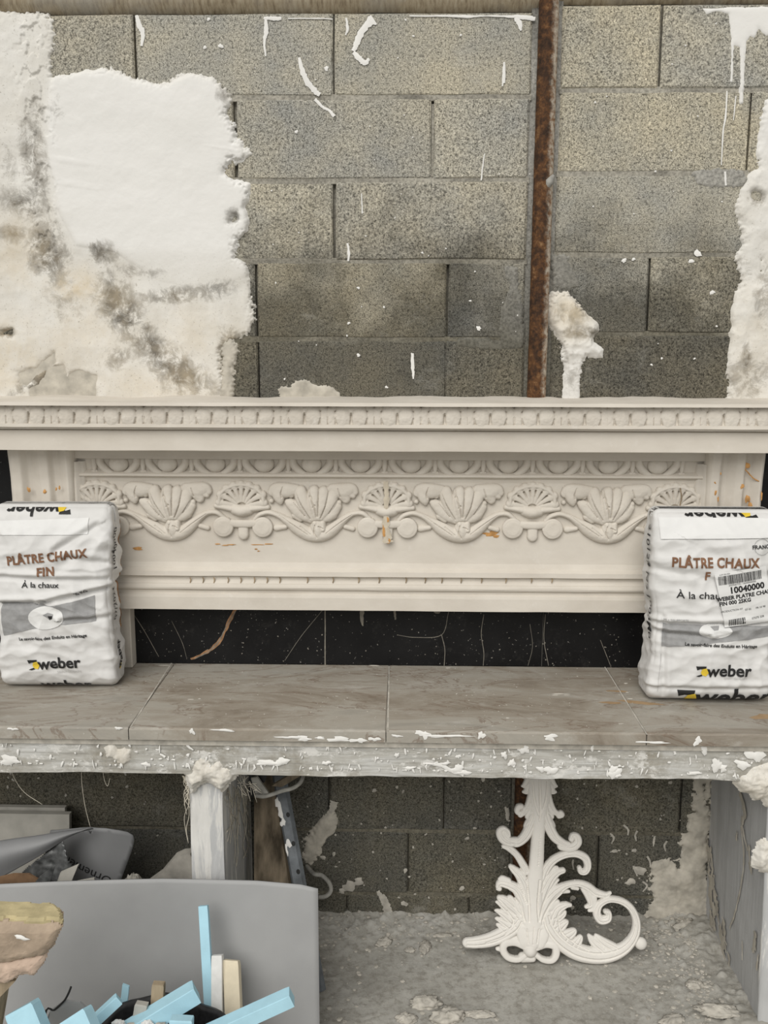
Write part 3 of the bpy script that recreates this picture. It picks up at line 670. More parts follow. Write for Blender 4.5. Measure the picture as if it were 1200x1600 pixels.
# ================================================================ RUSTY PIPE
n = 24; v = []; f = []
for zs in (np.linspace(0.02, 0.655, 60), np.linspace(1.45, Z0 + 0.42, 110)):
  b0 = len(v)
  for z in zs:
    for a in range(n):
        w = 6.283 * a / n; g = 0.0245 + 0.0012 * (float(vnoise(a * 1.0, z * 22, 4)) - .5)
        v.append((0.531 + 0.0025 * (z - Z0 + .3) + g * math.cos(w), -0.010 + g * math.sin(w), z))
  f += [(b0 + i * n + a, b0 + i * n + (a + 1) % n, b0 + (i + 1) * n + (a + 1) % n, b0 + (i + 1) * n + a) for i in range(len(zs) - 1) for a in range(n)]
pipe = thing('rusty_pipe', 'rust-brown vertical iron pipe set into the block wall', 'pipe', (0.531, 0, 0))
for nm_, sl in (('lower_tube', slice(0, 60 * 24)), ('upper_tube', slice(60 * 24, None))):
    k0 = sl.start; vv_ = [(a - 0.531, b, c) for a, b, c in v[sl]]; obj(nm_, vv_, [tuple(q - k0 for q in g) for g in f if k0 <= g[0] < k0 + len(vv_)], MT['rust'], pipe, True)
p = un(860, 285, 'y', -0.02)
MB().tube([p + np.array([-.012 - .531, 0, -.02]), p + np.array([-.004 - .531, -.012, 0]), p + np.array([.006 - .531, -.010, .016])], [.005, .011, .004], 8).obj('clip', MT['dirty_steel'], pipe, True)

# ================================================================ BLACK MARBLE CLADDING
marble = thing('marble_backsplash', 'glossy black marble tiles behind and below the plaster mantel', 'backsplash', (0.13, 0, 0.787))
js = [-1.55, un(508, 990, 'y', -.017)[0] - 0.6, un(508, 990, 'y', -.017)[0], un(508, 990, 'y', -.017)[0] + 0.6, un(508, 990, 'y', -.017)[0] + 1.2, 1.85]
for a, b in zip(js[:-1], js[1:]):
    MB().box(a + .0012 - .13, b - .0012 - .13, -0.0165, 0.0, 0.0, 0.62, 0.0012).obj('tile', MT['marble'], marble)
MB().box(js[0] - .13, js[-1] - .13, -0.0150, 0.0, 0.0, 0.60).obj('grout', plain('dark_grout', (.06, .058, .052), .2, 60, .9, 0), marble)
def on_plane(y): return Skin((0, y, 0), (1, 0, 0), (0, 0, 1), (0, -1, 0), rng)
veins = on_plane(-0.0166)
def rel(sk, name, mat, parent, kind='stuff'):
    o = sk.obj(name, mat, parent, kind); o.matrix_parent_inverse = Matrix.Translation(-Vector(parent.location)); return o
veins.pdrip([(372, 945, 2.6), (356, 975, 2.4), (346, 998, 2.6), (328, 1016, 2.4), (298, 1030, 1.6)], t=.0004, jit=.5)
rel(veins, 'rust_vein', MT['tape'], marble)
veins = on_plane(-0.0168)
for pts in [[(368, 955, 1), (352, 982, 1.2), (342, 1002, 1.6), (326, 1018, 1.4), (305, 1029, 1)], [(196, 940, .6), (225, 985, .7), (248, 1026, .6)], [(268, 970, .4), (285, 1005, .5), (292, 1030, .4)], [(505, 952, .5), (470, 995, .6), (445, 1032, .5)], [(620, 992, .6), (650, 996, .8), (690, 992, .8), (700, 960, .6), (703, 950, .5)], [(690, 992, .9), (695, 1015, .9), (694, 1040, .8)], [(756, 960, .6), (752, 990, .8), (756, 1020, .8), (755, 1040, .7)], [(852, 960, .6), (850, 1000, .8), (857, 1040, .7)], [(828, 975, .5), (832, 1010, .5), (825, 1040, .5)], [(938, 1000, .6), (948, 1025, .7), (955, 1043, .6)]]:
    veins.pdrip([(a_, b_, c_ * .6) for a_, b_, c_ in pts], t=.0003)
veins.pdrip([(508, 950, .9), (508, 1040, 1.1)], t=.0005)
for pts in [[(566, 950, 4), (565, 965, 3), (567, 978, 1)], [(616, 952, 2), (618, 968, 1.5)], [(680, 952, 6), (688, 956, 3)]]: veins.pdrip(pts, t=.0015)
for _ in range(70): veins.psplat(rng.uniform(212, 1000), rng.uniform(955, 1040), rng.uniform(.5, 1.3), n=6, t=.0005)
rel(veins, 'pale_veins_and_specks', plain('marble_vein', (.20, .185, .155), .3, 60, .6, 0), marble)

# ================================================================ THE BENCH
BT = 2.278 - 1.4913                          # top of the bench
YF = -0.470
bench = thing('stone_bench', 'built-in bench with stone tile top, concrete edge and plastered supports', 'bench', (0.14, -0.23, 0))
OB = np.array([0.14, -0.23, 0.0])
def bpart(mb, name, mat, smooth=False):
    o = mb.obj(name, mat, bench, smooth); o.matrix_parent_inverse = Matrix.Translation(-Vector(OB)); return o
jx = [-1.3, 0.1443 - 0.6, 0.1443, 0.1443 + 0.6, 1.6]
bpart(MB().box(-1.3, 1.6, YF + .012, -0.0, BT - 0.045, BT - 0.004), 'bedding', MT['dust'])
for a, b in zip(jx[:-1], jx[1:]):
    bpart(MB().box(a + .0013, b - .0013, YF + .006, -0.0170, BT - 0.022, BT, 0.0015), 'tile', MT['stone'])
    mbn = MB(); n = 24; xs_ = np.linspace(a + .0013, b - .0013, n); v = []
    for x in xs_:
        w = rng.uniform(0, .0016)
        v += [(x, YF + .005, BT - .0005 - w * .4), (x, YF + w, BT - .003), (x, YF + w, BT - .027 - w), (x, YF + .012, BT - .030)]
    mbn.add(v, [(4 * i + k, 4 * i + 4 + k, 4 * i + 5 + k, 4 * i + 1 + k) for i in range(n - 1) for k in range(3)])
    bpart(mbn, 'edge_strip', MT['stone'])
# concrete edge, slightly wavy lower arris
n = 260; xs_ = np.linspace(-1.3, 1.6, n); v = []
for x in xs_:
    w = (float(fbm(np.array([x * 9.]), np.array([0.]), 4, 3)[0]) - .5) * .008
    v += [(x, -.30, BT - .022), (x, YF + .016, BT - .026), (x, YF + .018 + w * .3, BT - .06), (x, YF + .017 + w * .4, BT - .119 + w), (x, YF + .026, BT - .124 + w), (x, -0.02, BT - .122)]
mb = MB().add(v, [(6 * i + k, 6 * i + k + 1, 6 * i + 7 + k, 6 * i + 6 + k) for i in range(n - 1) for k in range(5)])
bpart(mb, 'concrete_edge', MT['fascia'], False)
ZE = BT - .124
# pillar and right-hand side wall: slabs standing from floor to bench
def slab(name, x0, x1, y0, y1, z0, z1, mat, amp, seed, n=70, slant=0.0):
    zs = np.linspace(z0, z1, n); per = []
    k = 14
    ring = [(x0 + (x1 - x0) * i / k, y0) for i in range(k)] + [(x1, y0 + (y1 - y0) * i / k) for i in range(k)] + [(x1 - (x1 - x0) * i / k, y1) for i in range(k)] + [(x0, y1 - (y1 - y0) * i / k) for i in range(k)]
    R = np.array(ring); N = len(R); cxy = np.array([(x0 + x1) / 2, (y0 + y1) / 2])
    v = []
    for z in zs:
        g = (fbm(np.arange(N) * .55, np.full(N, z * 9), 4, seed) - .5) * 2 * amp
        d = R - cxy; d = d / np.abs(d / np.array([(x1 - x0) / 2, (y1 - y0) / 2])).max(1)[:, None]
        nn = np.where(np.abs(np.abs(R[:, 0] - cxy[0]) - (x1 - x0) / 2)[:, None] < 1e-6, np.sign(R[:, :1] - cxy[0]) * np.array([[1, 0]]), np.sign(R[:, 1:] - cxy[1]) * np.array([[0, 1]]))
        q = R + nn * g[:, None]; v += [(a + slant * (1 - z / z1), b, z) for a, b in q]
    f = [(i * N + a, i * N + (a + 1) % N, (i + 1) * N + (a + 1) % N, (i + 1) * N + a) for i in range(n - 1) for a in range(N)] + [tuple(range((n - 1) * N, n * N))]
    return bpart(MB().add(v, f), name, mat, False)
slab('pillar', -.329, -.250, -.425, -.03, -0.005, ZE + .005, MT['pillar'], .0022, 4)
slab('side_wall', 1.050, 1.32, -.432, -.002, -0.005, ZE + .005, MT['pier'], .003, 6, slant=.020)
def daub(name, u, v, y, ru, rv, seed, depth=0.018, mat='white', sx=1):
    p = un(u, v, 'y', y); s = scale_at(p)
    vv, ff = lump_mesh(1.0, ru / s * 1.35, depth, rv / s * 1.35, seed, 30)
    vv[:, 2] = np.where(vv[:, 2] < 0, vv[:, 2] * 3.0, vv[:, 2])
    return bpart(MB().add(vv + p, ff), name, MT[mat], True)
def lumpy(U, V, sd, k=1.0):
    return np.clip(sd / .014, 0, 1) * ((ridged(U * 15, V * 13, 3, 71) - .62) * .024 + (fbm(U * 70, V * 70, 4, 72, gain=.7) - .5) * .010) * k
for kk, (pl, y, th_, k) in enumerate([([(270, 1188), (284, 1180), (300, 1183), (315, 1177), (345, 1182), (365, 1188), (384, 1199), (380, 1206), (366, 1212), (356, 1224), (346, 1236), (336, 1226), (322, 1219), (310, 1226), (300, 1238), (293, 1218), (289, 1205), (274, 1198)], -.440, .016, 1.0),
        ([(1146, 1206), (1160, 1200), (1172, 1190), (1230, 1180), (1230, 1262), (1200, 1258), (1192, 1246), (1180, 1248), (1172, 1238), (1160, 1236), (1150, 1224)], -.442, .018, 1.0),
        ([(166, 1170), (170, 1163), (178, 1166), (184, 1174), (196, 1170), (204, 1172), (203, 1186), (192, 1192), (184, 1190), (176, 1182), (168, 1182)], YF + .016, .009, .5),
        ([(1180, 1332), (1192, 1316), (1215, 1310), (1215, 1365), (1190, 1360), (1178, 1352)], -.436, .014, .8)]):
    o = torn_plaster('plaster_lump', pl, res=.0024, thick=th_, edge=.010, jag=.006, lump=.004, fine=.004, parent=bench, seed=80 + kk, plane=y, extra=lambda U, V, sd, k=k: lumpy(U, V, sd, k), paint=lambda U, V: np.stack([blobs(U, V, []) + .22, U * 0 + .22, U * 0 + .25], -1))
    o.matrix_parent_inverse = Matrix.Translation(-Vector(OB))
# white plastered front arris of the side wall
vv = []; n = 90
for i in range(n):
    z = 0.0 + (ZE) * i / (n - 1); w = (float(fbm(np.array([z * 14.]), np.array([3.]), 4, 5)[0]) - .5) * .028
    o_ = .020 * (1 - z / ZE); vv += [(1.049 + o_, -.418 + w * .5, z), (1.045 + o_, -.428 + w * .3, z), (1.046 + o_, -.437, z), (1.060 + o_, -.441 - w * .2, z), (1.33, -.440, z)]
mb = MB().add(vv, [(5 * i + k, 5 * i + k + 1, 5 * i + 6 + k, 5 * i + 5 + k) for i in range(n - 1) for k in range(4)]); bpart(mb, 'plastered_front', MT['pillar'], True)
def bskin(sk, name, mat):
    o = sk.obj(name, mat, bench); o.matrix_parent_inverse = Matrix.Translation(-Vector(OB)); return o
# splashes on the edge
sk = on_plane(YF + .0145)
for _ in range(260):
    u = rng.uniform(0, 1200); v = 1160 + 6 * u / 600 + rng.uniform(0, 46) + (0 if rng.random() < .4 else 14 * rng.random())
    v = min(v, 1192 + u * .018)
    if rng.random() < .55: sk.psplat(u, v, rng.uniform(.8, 3.2), rng.uniform(.8, 2.6), n=8)
    else: sk.psplat(u, v, rng.uniform(.8, 1.8), rng.uniform(2, 7), rot=rng.uniform(-.4, .4), n=8)
for u, v, a, b in [(15, 1188, 20, 8), (228, 1194, 8, 4), (420, 1192, 22, 6), (440, 1190, 14, 7), (510, 1192, 8, 4), (715, 1202, 14, 7), (722, 1207, 16, 5), (860, 1204, 12, 8), (845, 1202, 8, 5), (800, 1192, 6, 8), (960, 1208, 12, 9), (958, 1203, 8, 8), (820, 1170, 10, 10), (925, 1168, 5, 6), (788, 1180, 6, 6), (695, 1193, 8, 3), (672, 1193, 10, 2), (1100, 1170, 10, 8), (1120, 1196, 12, 10), (965, 1212, 6, 4), (620, 1180, 4, 5), (1180, 1180, 16, 12), (1160, 1195, 14, 8), (1130, 1200, 8, 6), (1085, 1208, 14, 3), (640, 1200, 12, 3)]:
    sk.psplat(u, v, a * .85, b * .9, t=.003, n=17, jag=.42)
for pts in [[(668, 1193, 2), (690, 1196, 3), (705, 1204, 3), (725, 1209, 5)], [(290, 1152, 1.5), (293, 1165, 2.5), (302, 1172, 1)], [(250, 1178, 1.5), (258, 1183, 2)], [(560, 1194, 1.5), (563, 1202, 1)]]: sk.pdrip(pts, t=.002)
bskin(sk, 'plaster_splashes', MT['white'])
sk = on_plane(YF - .0004)
for u, v, a, b in [(455, 1152, 22, 2.5), (475, 1154, 14, 4), (530, 1155, 24, 3.5), (560, 1157, 14, 4), (585, 1155, 10, 3.5), (500, 1153, 10, 2), (662, 1148, 8, 6), (660, 1146, 14, 4), (690, 1150, 30, 2.5), (752, 1149, 6, 7), (860, 1152, 14, 5), (620, 1150, 10, 2), (700, 1150, 34, 2), (350, 1141, 20, 2), (1090, 1158, 7, 7), (1020, 1160, 30, 2), (185, 1138, 6, 3), (20, 1139, 10, 2), (300, 1143, 6, 4)]:
    sk.psplat(u, v, a * .8, b, t=.0012, n=17, jag=.5)
bskin(sk, 'plaster_splashes', MT['white'])
sk = Skin((0, 0, BT + .0003), (1, 0, 0), (0, 1, 0), (0, 0, 1), rng)
for _ in range(210): sk.psplat(rng.uniform(205, 1010), rng.uniform(1043, 1140), rng.uniform(.5, 1.6), n=7, t=.0008)
for u, v, a, b in [(877, 1084, 14, 2), (868, 1086, 6, 2), (886, 1086, 6, 1.5), (312, 1092, 3, 1.5), (298, 1093, 5, 1.2), (526, 1088, 3, 1.5), (793, 1122, 3, 2), (970, 1131, 5, 1.5), (980, 1082, 3, 2), (978, 1068, 3, 1.5), (985, 1092, 4, 1.5), (585, 1040, 8, 1.5), (700, 1044, 4, 1.2), (190, 1040, 8, 2), (255, 1040, 10, 1)]: sk.psplat(u, v, a, b, t=.0015)
for a, b, c, d in [(608, 1041, 606, 1142), (268, 1036, 204, 1136), (945, 1042, 1011, 1148)]:
    sk.pdrip([(a, b, 1.0), ((a + c) / 2, (b + d) / 2, 1.1), (c, d, 1.2)], t=.0004)
bskin(sk, 'plaster_specks', MT['dust'])
sk = Skin((0, 0, BT + .0002), (1, 0, 0), (0, 1, 0), (0, 0, 1), rng)
sk.psplat(955, 1098, 16, 6, t=.0003); sk.psplat(1000, 1098, 30, 7, t=.0003, rot=-.2); sk.psplat(1195, 1120, 22, 10, t=.0003); sk.psplat(965, 1080, 16, 4, t=.0003)
bskin(sk, 'rust_stain', MT['rust_stain'] if 'rust_stain' in MT else plain('rust_stain', (0.34, 0.235, 0.135), .2, 30, .7, 0))
# streaks on the grey side wall
nl = np.array([-1.0, 0, -.020 / ZE]); nl /= np.linalg.norm(nl); e2_ = np.cross(np.array([0, -1.0, 0]), nl); e2_ = e2_ * np.sign(e2_[2])
sk = Skin((1.0462 + .020, 0, 0), (0, -1, 0), e2_, nl, rng)
for pts in [[(1155, 1240, 3), (1163, 1265, 5), (1160, 1290, 2), (1168, 1330, 2)], [(1158, 1290, 1.5), (1162, 1335, 2), (1160, 1370, 1.5), (1150, 1420, 1.5), (1140, 1450, 1)], [(1170, 1320, 2), (1172, 1350, 4), (1174, 1366, 1.5)], [(1180, 1455, 3), (1178, 1480, 4), (1176, 1488, 2)], [(1160, 1470, 1), (1160, 1500, .8)], [(1185, 1490, 1.5), (1182, 1515, 2)], [(1152, 1300, 2), (1150, 1312, 2)]]: sk.pdrip([(a_, b_, c_ * 1.5) for a_, b_, c_ in pts], t=.0016, jit=.7)
for q in range(26):
    u = 1098 + q * 1.9 + rng.uniform(-9, 9); v = 1300 + q * 11; sk.pdrip([(u, v, rng.uniform(1, 4)), (u + rng.uniform(-2, 4), v + 14, rng.uniform(4, 9)), (u + rng.uniform(0, 8), v + 34, rng.uniform(2, 8)), (u + rng.uniform(2, 10), v + 46, 1)], t=.0016, jit=.8)
bskin(sk, 'plaster_runs', MT['smear'])

# ================================================================ THE PLASTER MANTEL
XC = un(603, 790, 'y', -.072)[0]
mantel = thing('plaster_mantel', 'cream cast-plaster mantelpiece with leaf cornice, egg moulding and shell frieze', 'mantel', (XC, -0.1, BT))
OM = Vector((XC, -0.1, BT))
def mpart(o):
    o.parent = mantel; o.matrix_parent_inverse = Matrix.Translation(-OM); return o
def zp(v, y): return un(603, v, 'y', y)[2]
XL, XR = XC - 1.10, XC + 1.10
def sweep(name, prof, x0, x1, n, seed, amp=.0012, wav=None, mat='mantel'):
    """moulding: profile of (y, z) points run along x with hand-made unevenness"""
    xs_ = np.linspace(x0, x1, n); P = np.array(prof); m = len(P); v = []
    for x in xs_:
        g = (fbm(np.full(m, x * 7), np.arange(m) * .8, 3, seed) - .5) * 2 * amp
        w = wav(x) if wav else np.zeros(m)
        v += [(x, P[k, 0] + g[k], P[k, 1] + g[k] * .6 + w[k]) for k in range(m)]
    f = [(i * m + k, i * m + k + 1, (i + 1) * m + k + 1, (i + 1) * m + k) for i in range(n - 1) for k in range(m - 1)]
    f += [tuple(range(m))[::-1], tuple(range((n - 1) * m, n * m))]
    return mpart(obj(name, v, f, MT[mat], None, False))
def arc(c, r, a0, a1, n=5):
    return [(c[0] + r * math.cos(math.radians(a0 + (a1 - a0) * i / n)), c[1] + r * math.sin(math.radians(a0 + (a1 - a0) * i / n))) for i in range(n + 1)]
Y_LIP, Y_LEAF, Y_FAS = -.212, -.192, -.178
z_top = zp(630, Y_LIP); z_lip = zp(634, Y_LIP); z_leaf0 = zp(636, Y_LEAF); z_leaf1 = zp(663, Y_LEAF); z_bead = zp(671, Y_FAS - .012); z_fas1 = zp(706, Y_FAS)
def ragged(x):
    a = (float(fbm(np.array([x * 8.]), np.array([1.]), 4, 6)[0]) - .5) * .013
    return np.array([0, a + .003, a * .5, 0, 0])
sweep('cornice_slab', [(0.0, z_lip - .004), (0.0, z_top + .001), (-.150, z_top + .0015), (Y_LIP + .002, z_top), (Y_LIP, z_lip - .002), ], XL, XR, 320, 3, .0014, ragged)
sweep('cornice_mould', [(0.0, z_lip), (Y_LEAF + .004, z_lip - .001), (Y_LEAF + .008, z_leaf0), (Y_LEAF + .006, (z_leaf0 + z_leaf1) / 2), (Y_LEAF + .001, z_leaf1), (Y_LEAF - .006, z_leaf1 - .001), (Y_LEAF - .007, z_bead + .004), (Y_LEAF, z_bead + .001), (Y_LEAF + .002, z_bead - .002), (0, z_bead - .002)], XL, XR, 200, 5)
sweep('fascia', [(0.0, z_bead), (Y_FAS + .006, z_bead), (Y_FAS + .004, z_bead - .004), (Y_FAS, z_bead - .006), (Y_FAS, z_fas1 + .001), (Y_FAS + .002, z_fas1), (0.0, z_fas1)], XL, XR, 160, 7)
Y_FR = -.072
XI0, XI1 = un(116, 760, 'y', Y_FR)[0], un(1106, 760, 'y', Y_FR)[0]
XO0, XO1 = un(206, 945, 'y', -.094)[0], un(1006, 945, 'y', -.094)[0]
zf = lambda v: zp(v, Y_FR)
sweep('frieze_panel', [(-.018, z_fas1 + .004), (Y_FR - .018, z_fas1 + .004), (Y_FR - .018, zf(717)), (Y_FR - .002, zf(719)), (Y_FR + .002, zf(736)), (Y_FR - .014, zf(741)), (Y_FR - .016, zf(744)), (Y_FR - .003, zf(748)), (Y_FR, zf(754)), (Y_FR, zf(880)), (Y_FR - .004, zf(888)), (Y_FR - .018, zf(892)), (Y_FR - .019, zf(899)), (Y_FR - .004, zf(902)), (-.018, zf(902))], XI0 - .03, XI1 + .03, 240, 9, .0016)
sweep('lower_mould', [(-.018, zf(901))] + [(Y_FR - .006, zf(901)), (Y_FR - .007, zf(905))] + arc((Y_FR - .012, (zf(910) + zf(923)) / 2), .010, 100, 260, 6) + [(Y_FR - .013, zf(926)), (Y_FR - .020, zf(928)), (Y_FR - .022, zf(932)), (Y_FR - .022, zf(951) ), (-.018, zf(951))], XO0 - .10, XO1 + .10, 200, 11, .0012)
# frieze end returns beside the corbels
for s, x in ((1, XI0), (-1, XI1)):
    pr = []
    n = 40; v = []
    for i in range(n):
        z = zf(722) + (zf(885) - zf(722)) * i / (n - 1)
        g = (fbm(np.full(6, z * 30), np.arange(6) * 1., 3, 15) - .5) * .003
        v += [(x + s * a + g[k], Y_FR + b, z) for k, (a, b) in enumerate([(0, .0), (.002, -.022), (.016, -.024), (.020, -.010), (.030, -.012), (.036, .003)])]
    f = [(6 * i + k, 6 * i + k + 1, 6 * i + 7 + k, 6 * i + 6 + k)[::s] for i in range(n - 1) for k in range(5)]
    mpart(obj('panel_return', v, f, MT['mantel'], None, True))

# relief motifs, traced in pixels of the photograph and turned into metres on the frieze plane
S_FR = scale_at(un(603, 790, 'y', Y_FR))
def motif(strokes, cx, cy, k, s=S_FR):
    """strokes as lists of (x, y, r, h_mm) in traced pixels, k = photo px per traced px"""
    return [([((x - cx) * k / s, -(y - cy) * k / s, r * k / s, h / 1000) for x, y, r, h in st], pw) for st, pw in strokes]
def place(name, vf, px, py, y, res_obj=None, mat='mantel'):
    me = mesh(name, vf[0], vf[1], MT[mat], True)
    return me
def put(name, me, x, y, z, sx=1):
    o = link(name, me, None, (x, y, z)); mpart(o); o.scale.x = sx; return o
# --- egg and tongue
egg = relief(motif([([(-3.5, -2, 12.5, 17), (0, -1, 13, 20), (3.5, -2, 12.5, 17)], 2)], 0, 0, 1), res=.0010, base=-.003)
cup = relief(motif([([(-29, -12, 6, 15), (-28, -2, 6.5, 16), (-19, 9, 6, 13), (-8, 14, 3.5, 9), (0, 15, 2.5, 7), (8, 14, 3.5, 9), (19, 9, 6, 13), (28, -2, 6.5, 16), (29, -12, 6, 15)], 2)], 0, 0, 1), res=.0010, base=-.003)
dart = relief(motif([([(0, -10, 5.5, 9), (0, 2, 4.5, 10), (0, 12, 2, 6)], 2), ([(-3, 11, 3, 6), (3, 11, 3, 6)], 2)], 0, 0, 1), res=.0010, base=-.003)
me_egg, me_cup, me_dart = [mesh(n_, *vf, MT['mantel'], True) for n_, vf in (('egg', egg), ('egg_cup', cup), ('dart', dart))]
z_egg = zf(727.5)
eggs = [186, 262, 337, 413, 487, 563, 642, 717, 794, 872, 950, 1027]
for i, u in enumerate(eggs):
    x = un(u, 727, 'y', Y_FR)[0]
    put('egg', me_egg, x, Y_FR, z_egg); put('egg_cup', me_cup, x, Y_FR, z_egg)
    put('dart', me_dart, un(u + 38, 727, 'y', Y_FR)[0], Y_FR, z_egg)
put('dart', me_dart, un(148, 727, 'y', Y_FR)[0], Y_FR, z_egg)
# --- shell palmette, traced around (235, 200)
st = [([(150, 190, 30, 6), (160, 140, 60, 7), (232, 115, 70, 7), (305, 140, 60, 7), (315, 190, 30, 6)], 6)]
angs = np.linspace(-84, 84, 9); Ls = [150, 158, 150, 142, 140, 142, 150, 158, 150]
tips = []
for a, L in zip(angs, Ls):
    t = math.radians(a); dx, dy = math.sin(t), -math.cos(t)
    st.append(([(232 + dx * 36, 205 + dy * 30, 10, 9), (232 + dx * L * .60, 200 + dy * L * .62, 22, 12), (232 + dx * L * .85, 200 + dy * L * .86, 27, 13)], 2.6)); tips.append((232 + dx * L * .97, 200 + dy * L * .97))
for x_, y_ in tips: st.append(([(x_ * .97 + 7, y_ * .97 + 6, 27, 14), (x_ * .92 + 232 * .08, y_ * .92 + 16, 26, 14)], 2.6))
st.append(([(x_ * .96 + 9, y_ * .96 + 8, 17, 15) for x_, y_ in tips], 2))
st += [([(70, 205, 18, 12), (120, 212, 22, 15), (170, 222, 24, 17)], 2), ([(395, 212, 18, 12), (345, 216, 22, 15), (295, 222, 24, 17)], 2), ([(190, 228, 36, 18), (230, 236, 40, 22), (272, 230, 36, 18)], 2)]
gr = []
for a, L in zip((angs[:-1] + angs[1:]) / 2, [150, 150, 142, 136, 136, 142, 150, 150]):
    t = math.radians(a); dx, dy = math.sin(t), -math.cos(t)
    gr.append(([(232 + dx * L * .46, 203 + dy * L * .46, 2.5, 2), (232 + dx * L * .60, 200 + dy * L * .62, 4, 7), (232 + dx * L * .74, 200 + dy * L * .76, 6.5, 10)], 2))
me_shell = mesh('shell', *relief(motif(st, 235, 200, .25), motif(gr, 235, 200, .25), .0011, -.003), MT['mantel'], True)
me_disc = mesh('disc', *relief(motif([([(0, 0, 66, 13)], 7), ([(0, 0, 52, 14)], 8)], 0, 0, .25), (), .0011, -.003), MT['mantel'], True)
me_tie = mesh('tie', *relief(motif([([(170, 315, 26, 13), (238, 318, 28, 15), (305, 315, 26, 13)], 3), ([(238, 345, 34, 12), (238, 388, 35, 14)], 3)], 235, 200, .25), (), .0011, -.003), MT['mantel'], True)
# --- acanthus leaf over its swag, traced around (700, 200)
leaf = [([(672, 280, 26, 12), (632, 210, 42, 17), (606, 140, 44, 17), (606, 102, 30, 13)], 2.4), ([(694, 275, 26, 14), (686, 190, 40, 21), (684, 120, 40, 18), (690, 96, 26, 14)], 2.4), ([(712, 275, 24, 14), (736, 190, 40, 19), (744, 120, 38, 17), (748, 98, 24, 13)], 2.4), ([(725, 275, 26, 12), (775, 200, 42, 17), (800, 140, 38, 15), (806, 112, 24, 12)], 2.4),
        ([(665, 290, 24, 9), (600, 248, 40, 13), (548, 196, 36, 13), (520, 178, 20, 9)], 2.4), ([(735, 286, 26, 9), (785, 250, 42, 12), (826, 205, 32, 10)], 2.4), ([(565, 262, 24, 9), (598, 286, 20, 8)], 2), ([(805, 262, 24, 9), (775, 284, 20, 9)], 2), ([(580, 240, 20, 10), (560, 250, 16, 8)], 2), ([(840, 180, 18, 9), (845, 190, 12, 7)], 2),
        ([(575, 98, 30, 9), (510, 104, 48, 14), (450, 98, 40, 12), (424, 116, 28, 9)], 2.4), ([(450, 105, 40, 13), (466, 150, 34, 13), (474, 178, 18, 9)], 2.4), ([(520, 110, 34, 12), (542, 132, 22, 9)], 2), ([(418, 172, 16, 9)], 2),
        ([(800, 96, 34, 10), (865, 106, 50, 15), (918, 94, 36, 11), (936, 112, 26, 9)], 2.4), ([(868, 115, 48, 14), (884, 158, 28, 10)], 2.4), ([(905, 118, 34, 11), (928, 138, 18, 9)], 2)]
lgr = [([(655, 85, 3, 4), (668, 150, 5, 7), (690, 215, 5, 7), (700, 268, 4, 5)], 2), ([(575, 118, 3, 3), (612, 200, 4, 6), (660, 278, 4, 5)], 2), ([(716, 92, 3, 3), (712, 180, 4, 5), (710, 265, 4, 4)], 2), ([(776, 110, 3, 3), (756, 200, 4, 6), (725, 275, 4, 5)], 2), ([(560, 180, 3, 3), (625, 262, 4, 5)], 2), ([(826, 170, 3, 3), (778, 245, 4, 5)], 2), ([(492, 80, 3, 3), (480, 120, 4, 5), (484, 150, 3, 4)], 2), ([(835, 90, 3, 4), (850, 140, 4, 5)], 2), ([(664, 140, 9, 6), (672, 155, 6, 5)], 2), ([(690, 195, 8, 5), (682, 205, 5, 4)], 2)]
me_leaf = mesh('acanthus_leaf', *relief(motif(leaf, 700, 200, .25), motif(lgr, 700, 200, .25), .0011, -.003, rough=.0007), MT['mantel'], True)
swag = [([(310, 290, 15, 10), (345, 258, 17, 13), (400, 245, 18, 14), (460, 265, 19, 14), (515, 300, 28, 15), (580, 345, 44, 17), (650, 382, 46, 17), (715, 390, 44, 17), (770, 372, 42, 17), (825, 330, 36, 15), (880, 280, 24, 14), (930, 250, 18, 14), (985, 248, 17, 13), (1030, 280, 15, 10)], 2),
        ([(705, 305, 42, 14), (702, 350, 46, 20), (712, 395, 34, 17)], 2), ([(690, 310, 24, 18), (690, 350, 22, 21)], 2), ([(735, 310, 24, 17), (740, 350, 22, 20)], 2), ([(445, 345, 22, 9), (500, 338, 18, 9)], 2), ([(880, 335, 18, 8), (925, 348, 18, 8)], 2)]
sgr = [([(470, 262, 4, 3), (560, 325, 4, 4), (640, 380, 4, 3)], 2), ([(690, 320, 4, 5), (684, 370, 5, 5), (700, 400, 3, 3)], 2), ([(712, 330, 4, 4), (740, 342, 4, 4)], 2), ([(760, 372, 4, 3), (840, 310, 4, 4), (920, 255, 3, 3)], 2), ([(600, 330, 4, 3), (660, 380, 4, 3)], 2)]
me_swag = mesh('swag', *relief(motif(swag, 700, 200, .25), motif(sgr, 700, 200, .25), .0011, -.003, rough=.0007), MT['mantel'], True)
z_sh = zf(790); k = .25 / S_FR
for u in (155, 379, 605, 832, 1054):
    x = un(u, 790, 'y', Y_FR)[0]
    put('shell', me_shell, x, Y_FR, z_sh)
    put('disc', me_disc, x - 122 * k, Y_FR, z_sh - 137 * k); put('disc', me_disc, x + 126 * k, Y_FR, z_sh - 139 * k); put('tie', me_tie, x, Y_FR, z_sh)
for u in (268, 495, 721, 951):
    x = un(u, 790, 'y', Y_FR)[0]
    put('acanthus_leaf', me_leaf, x, Y_FR - .004, z_sh); put('swag', me_swag, x, Y_FR, z_sh)
